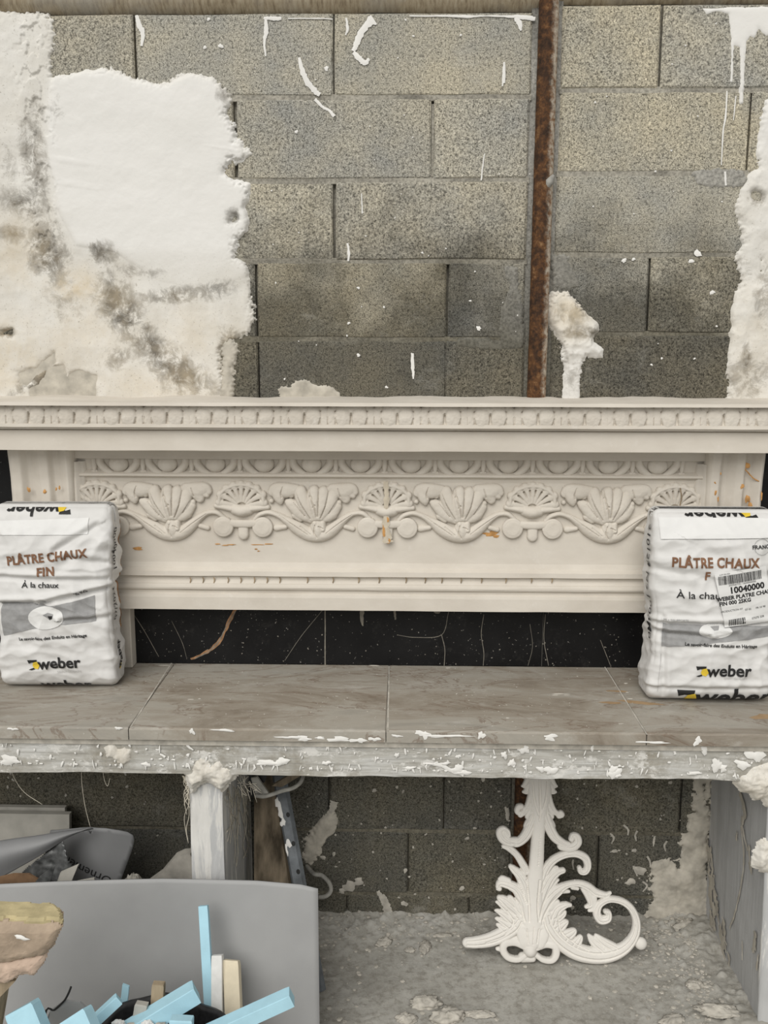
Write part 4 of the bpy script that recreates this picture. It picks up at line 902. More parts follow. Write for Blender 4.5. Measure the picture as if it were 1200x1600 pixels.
# --- leaf-and-tongue along the cornice
S_LF = scale_at(un(603, 650, 'y', Y_LEAF))
lf = motif([([(-13, -5, 11, 7), (-14, 3, 13, 11), (-13, 9, 12, 10)], 3.4), ([(13, -5, 11, 7), (14, 3, 13, 11), (13, 9, 12, 10)], 3.4), ([(-18, -11, 6, 7), (-8, -13, 6, 9), (8, -13, 6, 9), (18, -11, 6, 7)], 2), ([(0, -11, 8, 10), (0, -6, 6, 9)], 2),
            ([(-32, -4, 7, 7), (-32, 11, 8, 9)], 3), ([(32, -4, 7, 7), (32, 11, 8, 9)], 3), ([(-28, -12, 6, 6), (-34, -9, 5, 6)], 2), ([(28, -12, 6, 6), (34, -9, 5, 6)], 2)], 0, 0, 1, S_LF)
lg = motif([([(0, -4, 1.2, 5), (0, 12, 2.0, 9)], 2), ([(-25, 4, 1.0, 3), (-23, 14, 1.8, 6)], 2), ([(25, 4, 1.0, 3), (23, 14, 1.8, 6)], 2), ([(-36, 2, .8, 3), (-37, 14, 1.4, 5)], 2), ([(36, 2, .8, 3), (37, 14, 1.4, 5)], 2)], 0, 0, 1, S_LF)
me_cl = [mesh('cornice_leaf', *relief(lf, lg, .0011, -.002, rough=.0012, seed=sd), MT['mantel'], True) for sd in (3, 31, 77)]
z_lf = zp(650, Y_LEAF)
x = XC - .1145 * 9
for i in range(19):
    put('cornice_leaf', me_cl[i % 3], x + .1145 * i + .03 + rng.uniform(-.003, .003), Y_LEAF + .004, z_lf + rng.uniform(-.001, .001))
# --- corbels and legs at both ends
def corbel(u0, u1, seed):
    x0, x1 = un(u0, 740, 'y', -.108)[0], un(u1, 740, 'y', -.108)[0]
    n, m = 60, 70; zt, zb = z_fas1 + .004, BT + .02
    X, T = np.meshgrid(np.linspace(0, 1, n), np.linspace(0, 1, m), indexing='ij')
    prof = -.100 - .010 * np.exp(-((T - .02) / .10) ** 2)
    fl = np.interp(X, [0, .04, .10, .22, .30, .36, .50, .62, .68, .76, .90, .96, 1], [-.02, .0, .006, .005, -.005, -.006, .004, .005, -.005, -.006, .006, .0, -.02])
    sm = 0.0016 * (fbm(X * 9, T * 26, 4, seed) - .5) * 2
    Y = prof - fl * 1.5 + sm
    Y[0] = Y[-1] = -.02
    v = np.stack([x0 + (x1 - x0) * X + (fbm(X * 2, T * 9, 3, seed + 3) - .5) * .003, Y, zt + (zb - zt) * T], -1).reshape(-1, 3)
    mpart(obj('corbel', v, grid_faces(n, m)[:, ::-1], MT['mantel'], None, True))
    return x0, x1
a0, a1 = corbel(10, 116, 3); b0, b1 = corbel(1103, 1198, 13)
for (xa, xb) in ((a0 + .012, un(205, 1000, 'y', -.06)[0]), (un(1014, 1000, 'y', -.06)[0], b1 - .012)):
    mb = MB(); v, f = boxvf(xa, xb, -.060, -.017, BT + .0005, z_fas1, .002); mb.add(v, f)
    mpart(mb.obj('leg', MT['mantel']))
# --- stains, scars and the seam in the middle
sk = on_plane(Y_FR - .0010)
for u, v, a, b in [(215, 857, 9, 2.5), (340, 850, 5, .8), (352, 852, 6, .8), (362, 851, 8, .7), (402, 851, 10, .8), (420, 850, 8, .8), (400, 858, 3, 1), (404, 861, 2, 1), (765, 835, 10, 3), (772, 832, 6, 4), (775, 838, 6, 2)]: sk.psplat(u, v, a, b, n=9, t=.0004)
mpart(sk.obj('ochre_stain', MT['ochre'], mantel))
sk = on_plane(Y_FR - .018)
for u, v, a, b in [(604, 800, 2.2, 7), (606, 812, 2, 4), (600, 830, 2.5, 10), (607, 845, 4, 4)]: sk.psplat(u, v, a, b, n=9, t=.0004)
mpart(sk.obj('seam_stain', MT['ochre'], mantel))
sk = on_plane(Y_FR - .016)
sk.pdrip([(603, 752, 3), (604, 780, 4.5), (603, 810, 5), (604, 835, 6), (606, 848, 7)], t=.003, jit=.35)
mpart(sk.obj('seam_filler', MT['smear2'] if 'smear2' in MT else plain('seam_filler', (.56, .50, .40), .15, 60, bump=.5, bscale=80), mantel))
sk = on_plane(-.1085)
for u, v, a, b in [(1117, 753, 2.5, 5), (1118, 770, 2, 5), (1122, 780, 1.5, 4), (1158, 722, 3, 4), (1167, 727, 5, 5), (1160, 760, 3, 4), (1168, 780, 4, 7), (1172, 790, 4, 5), (1190, 775, 1.5, 7), (1191, 800, 2.5, 6), (1126, 740, 1.5, 2), (45, 765, 3, 4), (70, 768, 2.5, 4), (93, 762, 2, 3), (88, 764, 1.5, 3)]: sk.psplat(u, v, a, b, n=9, t=.002)
sk.pdrip([(1163, 732, 1), (1172, 742, 1), (1178, 748, 1), (1186, 752, .8)], t=.002)
mpart(sk.obj('ochre_stain', MT['ochre'], mantel))
sk = on_plane(Y_FR - .014)
sk.pdrip([(1063, 762, .8), (1065, 778, 1), (1063, 786, .9), (1063, 795, 1)], t=.002)
for u in [297, 317, 334, 356, 376, 397, 417, 437, 480, 520, 560, 592, 634, 664, 690, 720, 752, 790, 830, 862]: sk.pdrip([(u, 902, 1), (u + 1, 906, 1), (u, 911, .7)], t=.0015)
mpart(sk.obj('brown_drips', plain('brown_speck', (.30, .23, .15), .3, 60, .9, 0), mantel))

# ================================================================ PLASTER SACKS
def text_mesh(body, size, bold=0.0, res=3, maxlen=0.004, spacing=1.0, squash=1.0):
    cu = bpy.data.curves.new('txt', 'FONT'); cu.body = body; cu.size = size; cu.offset = bold; cu.resolution_u = res; cu.space_character = spacing
    cu.align_x = 'CENTER'; cu.align_y = 'CENTER'; cu.fill_mode = 'FRONT'
    o = bpy.data.objects.new('txt', cu); COL.objects.link(o); bpy.context.view_layer.update()
    me = bpy.data.meshes.new_from_object(o.evaluated_get(bpy.context.evaluated_depsgraph_get()))
    bpy.data.objects.remove(o); bpy.data.curves.remove(cu)
    bm = bmesh.new(); bm.from_mesh(me); bpy.data.meshes.remove(me)
    bmesh.ops.triangulate(bm, faces=bm.faces[:])
    for _ in range(6):
        e = [k for k in bm.edges if k.calc_length() > maxlen]
        if not e: break
        bmesh.ops.subdivide_edges(bm, edges=e, cuts=1, use_grid_fill=False); bmesh.ops.triangulate(bm, faces=bm.faces[:])
    bm.verts.index_update()
    v = np.array([q.co[:2] for q in bm.verts]); f = [tuple(q.index for q in p.verts) for p in bm.faces]; bm.free()
    v[:, 0] *= squash
    return v, f
def poly_mesh(P, maxlen=0.005):
    bm = bmesh.new(); vs = [bm.verts.new((x, y, 0)) for x, y in P]; bm.faces.new(vs); bmesh.ops.triangulate(bm, faces=bm.faces[:])
    for _ in range(7):
        e = [k for k in bm.edges if k.calc_length() > maxlen]
        if not e: break
        bmesh.ops.subdivide_edges(bm, edges=e, cuts=1); bmesh.ops.triangulate(bm, faces=bm.faces[:])
    bm.verts.index_update()
    v = np.array([q.co[:2] for q in bm.verts]); f = [tuple(q.index for q in p.verts) for p in bm.faces]; bm.free(); return v, f

class Sack:
    """paper sack: pillow-shaped body with folds; every face has its own (a, b) surface coordinates in metres"""
    def __init__(s, name, label, loc, yaw, lean, w, h, d, seed, creases, slope, tilt=0.0):
        s.w, s.h, s.d, s.seed, s.cr, s.slope = w, h, d, seed, creases, slope
        s.root = thing(name, label, 'sack', loc, 'paper sacks of plaster on the bench')
        s.root.rotation_euler = (lean, tilt, yaw); s.mesh()
    def shape(s, C, wr=1.0):
        """unit cube surface -> sack surface"""
        he = np.array([s.w / 2, s.d / 2, s.h / 2]); r = 0.020
        q = C * he; core = np.clip(q, -(he - r), he - r); dd = q - core; L = np.linalg.norm(dd, axis=-1, keepdims=True)
        p = np.where(L > 1e-9, core + r * dd / np.maximum(L, 1e-9), q)
        a, t = C[..., 0], C[..., 2]
        bul = (1 - a ** 2) * (1 - np.abs(t) ** 2.6)
        p[..., 1] += np.minimum(C[..., 1], .2) * bul * 0.020
        p[..., 0] += np.sign(C[..., 0]) * (np.abs(C[..., 0]) ** 6) * (0.006 * np.sin(t * 4 + s.seed) + .002 * np.sin(t * 13 + s.seed * 2)) * (1 - t ** 4)
        # top closes to a slanted ridge
        k = np.clip((t - s.slope) / (1 - s.slope), 0, 1)
        p[..., 1] = np.where(C[..., 1] < 0, p[..., 1] + k ** 1.5 * s.d * .30, p[..., 1])
        k2 = np.clip((-t - .80) / .2, 0, 1); p[..., 1] = np.where(C[..., 1] < 0, p[..., 1] + k2 ** 2 * .022, p[..., 1])
        # paper folds
        x, z = p[..., 0], p[..., 2]; edge = (1 - np.abs(t) ** 8)
        disp = np.zeros(a.shape); fw = np.abs(C[..., 1]) ** 3 * .75 + .25
        disp += (ridged(x * 9 + s.seed, z * 11 + C[..., 1] * .7, 3, s.seed) - .62) * .0050
        disp += (ridged(x * 22 + s.seed, z * 30 - C[..., 1] * .7, 2, s.seed + 5) - .6) * .0035
        disp += (fbm(x * 4 + 3, z * 4 + s.seed, 2, s.seed + 9) - .5) * .012
        for q_, (ang, fr, am) in enumerate(((.35, 13, .0056), (-.5, 17, .0048), (1.25, 15, .0040), (.05, 30, .0028), (-1.1, 26, .0026))):
            cc, ss = math.cos(ang), math.sin(ang); wv = fbm(x * 7 + q_ * 3, z * 7 + s.seed, 3, s.seed + q_) * 3.2 + C[..., 1] * .4
            fr_ = ((-x * ss + z * cc) * fr + wv) % 1.0; tri = np.abs(fr_ - .5) * 2
            disp += (tri ** 1.5 - .4) * am * np.clip(fbm(x * 6 + 9, z * 6 + q_ * 5, 2, s.seed + 30 + q_) * 2.6 - .9, 0, 1)
        for (x0, z0, x1, z1, wd, dp) in s.cr:
            e = np.array([x1 - x0, z1 - z0]); LL = e @ e
            tt = np.clip(((x - x0) * e[0] + (z - z0) * e[1]) / LL, 0, 1)
            dist = np.hypot(x - x0 - tt * e[0], z - z0 - tt * e[1])
            side = ((x - x0) * e[1] - (z - z0) * e[0]) / math.sqrt(LL)
            disp += fw * (-dp * np.exp(-(dist / wd) ** 2) + dp * .7 * np.exp(-((dist - 2 * wd) / (1.3 * wd)) ** 2) * (side < 0))
        nrm = p / (he ** 2); nrm = nrm * np.abs(C) ** 3; nrm /= np.linalg.norm(nrm, axis=-1, keepdims=True) + 1e-9
        p = p + nrm * (disp * edge * wr)[..., None]
        p[..., 2] = np.maximum(p[..., 2], -s.h / 2 + .0)
        p[..., 2] += s.h / 2
        return p
    def face(s, which, a, b, wr=1.0):
        """surface coordinates in metres measured from the face centre"""
        a = np.asarray(a, float); b = np.asarray(b, float); o = np.ones_like(a)
        if which == 'front': C = np.stack([a / (s.w / 2), -o, b / (s.h / 2)], -1)
        elif which == 'right': C = np.stack([o, a / (s.d / 2), b / (s.h / 2)], -1)
        elif which == 'left': C = np.stack([-o, -a / (s.d / 2), b / (s.h / 2)], -1)
        elif which == 'top': C = np.stack([a / (s.w / 2), b / (s.d / 2), o], -1)
        return s.shape(np.clip(C, -1, 1), wr)
    def mesh(s):
        V = []; Fc = []; n0 = 0
        for ax in range(3):
            for sg in (-1, 1):
                dims = [s.w, s.d, s.h]; o1, o2 = [k for k in range(3) if k != ax]
                n1, n2 = int(dims[o1] / .0030) + 2, int(dims[o2] / .0030) + 2
                A, B = np.meshgrid(np.linspace(-1, 1, n1), np.linspace(-1, 1, n2), indexing='ij')
                C = np.zeros(A.shape + (3,)); C[..., ax] = sg; C[..., o1] = A; C[..., o2] = B
                V.append(s.shape(C).reshape(-1, 3)); f = grid_faces(n1, n2)
                if (sg < 0) != (ax == 1): f = f[:, ::-1]
                Fc.append(f + n0); n0 += n1 * n2
        V = np.vstack(V); Fc = np.vstack(Fc)
        key = np.round(V / 1e-5).astype(np.int64); _, idx, inv = np.unique(key, axis=0, return_index=True, return_inverse=True)
        o = obj('paper_body', V[idx], inv.reshape(-1)[Fc], MT['paper'], s.root, True); s.body = o
    def lay(s, which, vf, a, b, rot, name, mat, off=.0026, wr=1.0):
        v, f = vf; c, q = math.cos(rot), math.sin(rot)
        A = a + v[:, 0] * c - v[:, 1] * q; B = b + v[:, 0] * q + v[:, 1] * c
        e = 2e-3
        P = s.face(which, A, B, wr); Pu = s.face(which, A + e, B, wr) - s.face(which, A - e, B, wr); Pv = s.face(which, A, B + e, wr) - s.face(which, A, B - e, wr)
        N = np.array({'front': (0, -1., 0), 'right': (1., 0, 0), 'left': (-1., 0, 0), 'top': (0, 0, 1.)}[which])
        return obj(name, P + N * off, f, MT[mat], s.root, False)
    def text(s, which, body, a, b, size, mat='black_ink', rot=0.0, bold=0.0, name='print', **k):
        return s.lay(which, text_mesh(body, size, bold, **k), a, b, rot, name, mat)
    def poly(s, which, P, a, b, mat, rot=0.0, name='print', off=.0018, wr=1.0):
        return s.lay(which, poly_mesh(P), a, b, rot, name, mat, off, wr)
    def logo(s, which, a, b, k, rot=0.0):
        c, q = math.cos(rot), math.sin(rot)
        def at(x, y): return a + (x * c - y * q) * k, b + (x * q + y * c) * k
        s.text(which, 'weber', *at(.020, 0), .042 * k, rot=rot, bold=.0011 * k, name='logo_word')
        sc = lambda P: [(x * k, y * k) for x, y in P]
        s.poly(which, sc([(-.061, .013), (-.036, .013), (-.038, .004), (-.044, .0055), (-.050, .006), (-.058, .003)]), a, b, 'black_ink', rot, 'logo_flag')
        s.poly(which, sc([(-.060, -.013), (-.052, -.0145), (-.044, -.0125), (-.046, -.0085), (-.054, -.0105)]), a, b, 'black_ink', rot, 'logo_flag')
        s.poly(which, sc([(-.046, .006), (-.036, .0085), (-.031, -.003), (-.036, -.0125), (-.045, -.010), (-.049, -.003)]), a, b, 'yellow_ink', rot, 'logo_drop', .0030)
def bars(total, h, rng):
    V = []; f = []; x = -total / 2
    while x < total / 2:
        w = rng.choice([.0007, .001, .0016, .0022]); n = len(V)
        V += [(xx, -h / 2 + h * q / 8) for q in range(9) for xx in (x, x + w)]; f += [(n + 2 * q, n + 2 * q + 1, n + 2 * q + 3, n + 2 * q + 2) for q in range(8)]; x += w + rng.choice([.0007, .001, .0014])
    return np.array(V), f

# ---- left sack
pl = un(85, 1078, 'z', BT)
L = Sack('plaster_sack', 'white paper plaster sack standing at left, numbers printed down its right side', (pl[0] + .008, pl[1] + .050, BT + .001), math.radians(1.2), math.radians(-.6), .300, .478, .106, 5,
         [(-.14, .060, .14, .052, .006, .009), (-.14, -.012, -.02, -.004, .007, .010), (-.02, -.004, .14, .030, .006, .011), (.02, .13, .12, .19, .008, .007), (.03, -.05, .14, -.045, .006, .006), (.05, .11, .14, .095, .008, .006)], .62)
t8 = math.radians(6)
L.text('front', 'PLÂTRE CHAUX', -.004, .112, .0315, 'brown_ink', t8, .0011, 'title', spacing=1.06, squash=.86)
L.text('front', 'FIN', -.006, .076, .0300, 'brown_ink', t8, .0011, 'title', spacing=1.05)
L.text('front', 'À la chaux', -.022, .042, .020, 'black_ink', 0, .0002, 'subtitle', squash=1.1)
L.poly('front', [(-.132, .045), (-.05, .048), (0, .040), (.06, .052), (.112, .066), (.112, .0), (.06, -.006), (0, -.008), (-.06, -.022), (-.10, -.034), (-.132, -.042)], 0, -.052, 'grey_ink', 0, 'printed_band')
th = [2 * math.pi * i / 28 for i in range(28)]
L.poly('front', [(.045 * math.cos(t), .030 * math.sin(t)) for t in th], -.012, -.042, 'flap', .05, 'printed_oval', .0026)
L.poly('front', [(-.014, .004), (-.002, .010), (.012, .006), (.010, -.003), (.002, -.010), (-.004, -.003)], -.004, -.038, 'grey_ink', 0, 'printed_picture', .0034)
L.poly('front', [(-.006, .003), (.006, .004), (.004, -.004), (-.002, -.006)], .0, -.040, 'black_ink', 0, 'printed_picture', .0042)
L.text('front', 'Le savoir-faire des Enduits en Héritage', .0, -.095, .0115, 'black_ink', math.radians(4), .0003, 'motto', squash=.98)
L.text('front', '25 KG', .078, .022, .012, 'black_ink', .28, .0002, 'weight_mark'); L.text('front', 'multi-supports', -.105, -.004, .009, 'grey_ink', 0, 0, 'small_print')
L.text('front', 'SAINT-GOBAIN', .035, -.188, .009, 'pale_ink', math.radians(3), 0, 'small_print')
L.logo('front', -.008, -.166, 1.0, math.radians(3))
L.logo('front', -.02, .2335, 1.2, math.pi)
L.text('front', 'weber', .02, -.232, .05, 'black_ink', 0, .001, 'logo_word')
L.text('right', '10040000', -.018, .125, .028, 'black_ink', math.pi / 2, .0002, 'batch_number', squash=1.0, res=2)
L.text('right', '07/2024', -.008, -.020, .030, 'black_ink', math.pi / 2, .0002, 'batch_number', squash=.9, res=2)
L.text('right', 'weber', -.012, -.155, .030, 'black_ink', math.pi / 2, .0007, 'logo_word')
L.poly('right', [(-.003, -.008), (.004, -.008), (.004, .007), (-.003, .008)], -.006, -.19, 'yellow_ink', 0, 'logo_drop')
for p0 in ((-.034, .19, -.034, .04), (-.036, -.03, -.036, -.09)): L.poly('right', [(p0[0] - .0006, p0[1]), (p0[0] + .0006, p0[1]), (p0[2] + .0006, p0[3]), (p0[2] - .0006, p0[3])], 0, 0, 'grey_ink', 0, 'fold_line')
L.poly('front', [(-.125, .022), (.10, .030), (.098, -.010), (-.125, -.012)], 0, .180, 'flap', .0, 'top_flap', .0022)
mb = MB(); zs = np.linspace(.07, .42, 60)
for i in range(60): pass
P = L.face('right', np.full(120, .052), np.linspace(-.10, .19, 120)); rg = random.Random(3)
v = []
for i, p in enumerate(P): v += [p + np.array([.0015 + rg.uniform(-.001, .002), -.004 + rg.uniform(-.002, .001), 0]), p + np.array([.003, .004, 0]), p + np.array([.0005, .012, 0])]
obj('torn_seam', v, [(3 * i + k, 3 * i + k + 1, 3 * i + 4 + k, 3 * i + 3 + k) for i in range(119) for k in range(2)], MT['tape'], L.root)

# ---- right sack
pr = un(1118, 1101, 'z', BT)
Rk = Sack('plaster_sack', 'white paper sack of plaster with a barcode label stuck over its writing', (pr[0] - .016, pr[1] + .057, BT + .001), math.radians(-.5), math.radians(-.8), .300, .482, .118, 12,
          [(-.15, -.035, .15, -.030, .006, .010), (-.15, -.055, -.02, -.062, .007, .008), (-.15, .10, -.02, .085, .012, .005), (.06, .10, .15, .08, .010, .006), (-.15, -.20, .15, -.198, .006, .006), (-.125, -.02, -.115, -.22, .006, .005), (-.05, .16, .02, .12, .02, .005)], .66)
Rk.text('front', 'PLÂTRE CHAUX', -.010, .120, .0330, 'brown_ink', 0, .0011, 'title', spacing=1.06, squash=.83)
Rk.text('front', 'F', -.028, .088, .028, 'brown_ink', 0, .0009, 'title')
Rk.text('front', 'À la chaux', -.040, .041, .024, 'black_ink', 0, .0002, 'subtitle', squash=1.15)
Rk.text('front', 'FRANCE', .100, .160, .013, 'black_ink', .06, .0003, 'stamp'); 
ring = [(.021 * math.cos(t), .021 * math.sin(t)) for t in th]
v = np.array([(r * math.cos(t), r * math.sin(t)) for t in th for r in (.0185, .0195)]); Rk.lay('front', (v, [(2 * i, 2 * i + 1, (2 * i + 3) % 56, (2 * i + 2) % 56) for i in range(28)]), .100, .160, 0, 'stamp', 'grey_ink')
Rk.poly('front', [(-.128, .022), (.15, .020), (.15, -.006), (.09, -.012), (.02, -.018), (-.06, -.030), (-.128, -.036)], 0, -.056, 'grey_ink', 0, 'printed_band')
Rk.poly('front', [(.040 * math.cos(t), .018 * math.sin(t) - .002) for t in th], -.002, -.046, 'flap', 0, 'printed_oval', .0026)
Rk.poly('front', [(-.012, .003), (.010, .005), (.006, -.004), (-.004, -.005)], -.002, -.040, 'grey_ink', 0, 'printed_picture', .0034)
Rk.text('front', 'Le savoir-faire des Enduits en Héritage', .015, -.084, .0115, 'black_ink', -.03, .0003, 'motto', squash=.98)
Rk.text('front', 'MULTISUPPORTS', -.098, -.022, .008, 'grey_ink', 0, 0, 'small_print'); Rk.text('front', 'SAINT-GOBAIN', .055, -.168, .008, 'pale_ink', 0, 0, 'small_print')
Rk.logo('front', .018, -.150, 1.0, 0.0)
Rk.logo('front', .025, -.226, 1.75, 0.0)
Rk.logo('front', .02, .2385, 1.3, math.pi)
Rk.text('left', '210124 N7 1004M0', .020, .06, .034, 'black_ink', -math.pi / 2, .0002, 'batch_number', squash=1.05, res=2)
Rk.poly('front', [(-.0006, .05), (.0006, .05), (.0006, -.05), (-.0006, -.05)], -.128, -.16, 'pale_ink', 0, 'fold_line')
lab = Rk.poly('front', [(-.060, .068), (.066, .068), (.068, -.072), (-.048, -.068)], .056, .038, 'flap', math.radians(9), 'barcode_label', .0055, .3)
rb = random.Random(5); t9 = math.radians(9); c9, s9 = math.cos(t9), math.sin(t9)
def L9(x, y): return .056 + x * c9 - y * s9, .038 + x * s9 + y * c9
def lbl(o): o.parent = lab; return o
lbl(Rk.lay('front', bars(.104, .022, rb), *L9(.0, .049), t9, 'barcode', 'black_ink', .0062, .3)); lbl(Rk.lay('front', bars(.040, .017, rb), *L9(-.018, -.058), t9, 'barcode', 'black_ink', .0062, .3))
for body, x, y, sz, bd, sq in [('10040000', .014, .021, .0215, .0008, .9), ('WEBER PLATRE CHAUX', .010, .0035, .0135, .0005, .80), ('FIN 000 25KG', -.018, -.0085, .0130, .0005, .82), ('3039067751 10040000000', .004, .0345, .0062, .0, .95), ('PRODUCTION 07', -.028, -.028, .0068, 0, .9), ('07 02      FR 10 98', .03, -.032, .0068, 0, .9), ('07070 208', .035, -.056, .0075, 0, .9), ('LOT 00 A26', -.036, .0635, .005, 0, .9)]:
    o = Rk.lay('front', text_mesh(body, sz, bd, 2), *L9(x, y), t9, 'label_text', 'black_ink', .0062, .3); lbl(o)
fl = Rk.poly('front', [(-.146, .026), (.10, .026), (.15, .022), (.15, -.018), (-.10, -.022), (-.138, -.024)], 0, .200, 'flap', 0, 'top_flap', .0045, .5)

# ================================================================ WHITE SCROLL ORNAMENT
ob = un(840, 1502, 'z', 0.003); base_y = ob[1]
tilt = math.atan2(-base_y - .045, 0.62)
n_pl = np.array([0, -math.cos(tilt), math.sin(tilt)])
e_v = np.array([0, math.sin(tilt), math.cos(tilt)])
O0 = np.array([ob[0], base_y, 0.003])
def zo(X, Y):                                # traced pixels of the enlarged ornament -> plane coordinates
    p = unp(690 + .3 * X, 1180 + .3 * Y, O0, n_pl) - O0; return p[0], p @ e_v
SO = scale_at(O0 + .2 * e_v) / .3
FLUTES = []
def OS(pts, pw=3.0, k=1.08):
    q = [(*zo(x, y), r * k / SO, h / 1000) for x, y, r, h in pts]
    if len(pts) >= 3 and max(p[2] for p in pts) > 17:          # leaves are fluted along their length
        for o_, dd in ((0.0, .34),) if max(p[2] for p in pts) < 26 else ((-.36, .30), (.36, .30)):
            P = np.array(q); T = np.gradient(P[:, :2], axis=0); T /= np.linalg.norm(T, axis=1, keepdims=True) + 1e-9
            FLUTES.append(([(a - t[1] * o_ * r, b + t[0] * o_ * r, max(r * .16, .0010), h * dd) for (a, b, r, h), t in zip(q, T)], 2))
    return (q, pw)
stem = [OS([(505, 60, 52, 10), (508, 130, 58, 14), (508, 200, 56, 16), (508, 260, 42, 16), (505, 330, 34, 16), (500, 410, 32, 15), (495, 500, 34, 14), (490, 580, 36, 15), (480, 680, 44, 17), (472, 780, 52, 18), (470, 880, 52, 18)], 2.6)]
crown = []
for s in (-1, 1):
    f = lambda x, dy=0: 508 + s * x
    crown += [OS([(f(40), 60, 22, 9), (f(68), 100, 15, 7), (f(86), 112, 6, 4)]), OS([(f(45), 110, 24, 10), (f(72), 150, 16, 7), (f(90), 158, 6, 4)]), OS([(f(45), 150, 24, 10), (f(66), 182, 16, 7), (f(84), 188, 7, 4)]),
              OS([(f(40), 200, 20, 12), (f(55), 250, 18, 11), (f(75), 285, 15, 10), (f(100), 305, 14, 10)]), ]
    sw = (384, 425) if s < 0 else (640, 435)
    crown += [OS([(f(22), 250, 20, 13), (f(28), 310, 26, 14), (f(48), 365, 26, 14), (f(78), 420, 24, 13), (f(120), 452, 20, 12), (f(150), 462 if s > 0 else 440, 16, 11)]),
              OS([(f(40), 290, 20, 9), (f(62), 312, 12, 6), (f(70), 322, 5, 3)]), OS([(f(48), 335, 20, 9), (f(70), 360, 12, 6), (f(78), 374, 5, 3)])]
crown += [OS([(408, 300, 13, 9), (392, 288, 14, 11), (398, 266, 15, 12), (412, 262, 14, 11)]), OS([(608, 312, 13, 9), (622, 304, 15, 11), (618, 294, 13, 12)])]
volutes = [OS([(390, 445, 22, 11), (350, 445, 24, 12), (318, 425, 26, 13), (305, 395, 22, 12), (320, 380, 16, 12), (340, 392, 14, 13), (348, 412, 10, 12)]),
           OS([(620, 468, 20, 11), (670, 475, 22, 12), (705, 450, 20, 12), (702, 420, 18, 12), (680, 412, 14, 12), (672, 430, 14, 13)])]
left = [OS([(440, 600, 18, 11), (425, 570, 19, 12), (390, 515, 17, 11), (350, 480, 16, 10), (320, 470, 10, 8)]), OS([(450, 850, 28, 14), (430, 780, 30, 15), (395, 700, 26, 14), (350, 670, 22, 12), (305, 660, 18, 10), (290, 680, 10, 7)]),
        OS([(455, 760, 30, 14), (435, 680, 30, 15), (405, 620, 24, 13), (375, 590, 18, 11), (358, 575, 12, 9)]), OS([(345, 650, 16, 9), (315, 635, 12, 7), (300, 640, 8, 5)]), OS([(300, 690, 12, 7), (290, 692, 8, 5)]),
        OS([(405, 850, 22, 13), (380, 885, 32, 15), (320, 925, 36, 14), (250, 955, 33, 12), (180, 968, 28, 11), (132, 970, 24, 10)], 3.0),
        OS([(400, 830, 30, 13), (360, 790, 34, 13), (325, 755, 26, 11), (300, 738, 14, 8)]), OS([(372, 830, 34, 13), (335, 790, 22, 10), (300, 765, 12, 6), (284, 760, 6, 4)]), OS([(365, 855, 34, 13), (322, 822, 20, 10), (290, 806, 10, 6), (278, 804, 5, 4)]), OS([(352, 880, 32, 13), (316, 858, 18, 9), (288, 846, 9, 6), (280, 845, 5, 4)]), OS([(335, 905, 30, 12), (305, 885, 14, 8), (288, 876, 7, 5)]), OS([(385, 790, 24, 12), (360, 745, 16, 9), (350, 735, 10, 6)]), OS([(425, 880, 30, 12), (430, 830, 26, 12)])]
right = [OS([(500, 860, 30, 15), (525, 800, 30, 15), (560, 740, 28, 14), (600, 700, 26, 14), (650, 670, 16, 12), (710, 662, 16, 12), (760, 680, 20, 13), (800, 710, 20, 11), (850, 722, 14, 9), (875, 712, 8, 6)]),
         OS([(520, 650, 28, 13), (540, 590, 22, 13), (580, 540, 20, 13), (640, 512, 18, 12), (700, 508, 18, 12), (745, 530, 20, 12), (758, 570, 18, 12), (745, 600, 16, 11), (722, 600, 14, 12), (715, 582, 12, 12)]),
         OS([(505, 780, 30, 14), (535, 700, 28, 14), (565, 640, 24, 13), (600, 605, 18, 11), (630, 595, 14, 9)]), OS([(560, 690, 20, 11), (590, 650, 14, 8), (605, 645, 7, 5)]), OS([(560, 620, 18, 10), (585, 585, 12, 7), (600, 580, 7, 5)]), OS([(540, 730, 22, 12), (570, 700, 12, 8)]),
         OS([(540, 830, 34, 15), (560, 890, 40, 16), (610, 955, 40, 15), (690, 1010, 42, 15), (780, 1035, 40, 15), (870, 1030, 38, 15), (950, 995, 30, 14), (1000, 930, 24, 14), (1010, 860, 20, 13), (985, 795, 18, 13), (935, 755, 17, 12), (870, 745, 16, 12), (820, 770, 18, 12), (805, 815, 20, 12), (825, 850, 22, 12), (860, 845, 20, 12), (866, 815, 14, 13), (850, 808, 12, 14)], 2.6),
         OS([(1034, 975, 30, 13)], 2), OS([(740, 690, 18, 10), (765, 730, 20, 11), (775, 770, 16, 9), (750, 785, 9, 6)]), OS([(790, 730, 16, 10), (790, 790, 14, 8), (765, 805, 7, 5)]), OS([(680, 680, 14, 9), (705, 690, 9, 6)]), OS([(630, 700, 14, 9), (660, 705, 8, 5)]),
         OS([(570, 870, 30, 12), (600, 800, 26, 12), (640, 775, 16, 10), (668, 775, 9, 7)]), OS([(600, 900, 34, 13), (635, 870, 20, 9), (650, 862, 10, 6)]), OS([(640, 940, 34, 13), (680, 915, 20, 9), (690, 905, 8, 5)]), OS([(690, 985, 30, 12), (715, 950, 18, 8), (722, 938, 8, 5)]), OS([(590, 850, 26, 12), (625, 825, 18, 9), (640, 812, 9, 6)]),
         OS([(900, 1005, 28, 12), (840, 970, 24, 10), (810, 945, 16, 8), (800, 932, 8, 5)]), OS([(840, 1005, 30, 12), (790, 965, 22, 9), (765, 935, 10, 6)]), OS([(560, 780, 26, 12), (600, 760, 14, 8)])]
nfl = len(FLUTES)
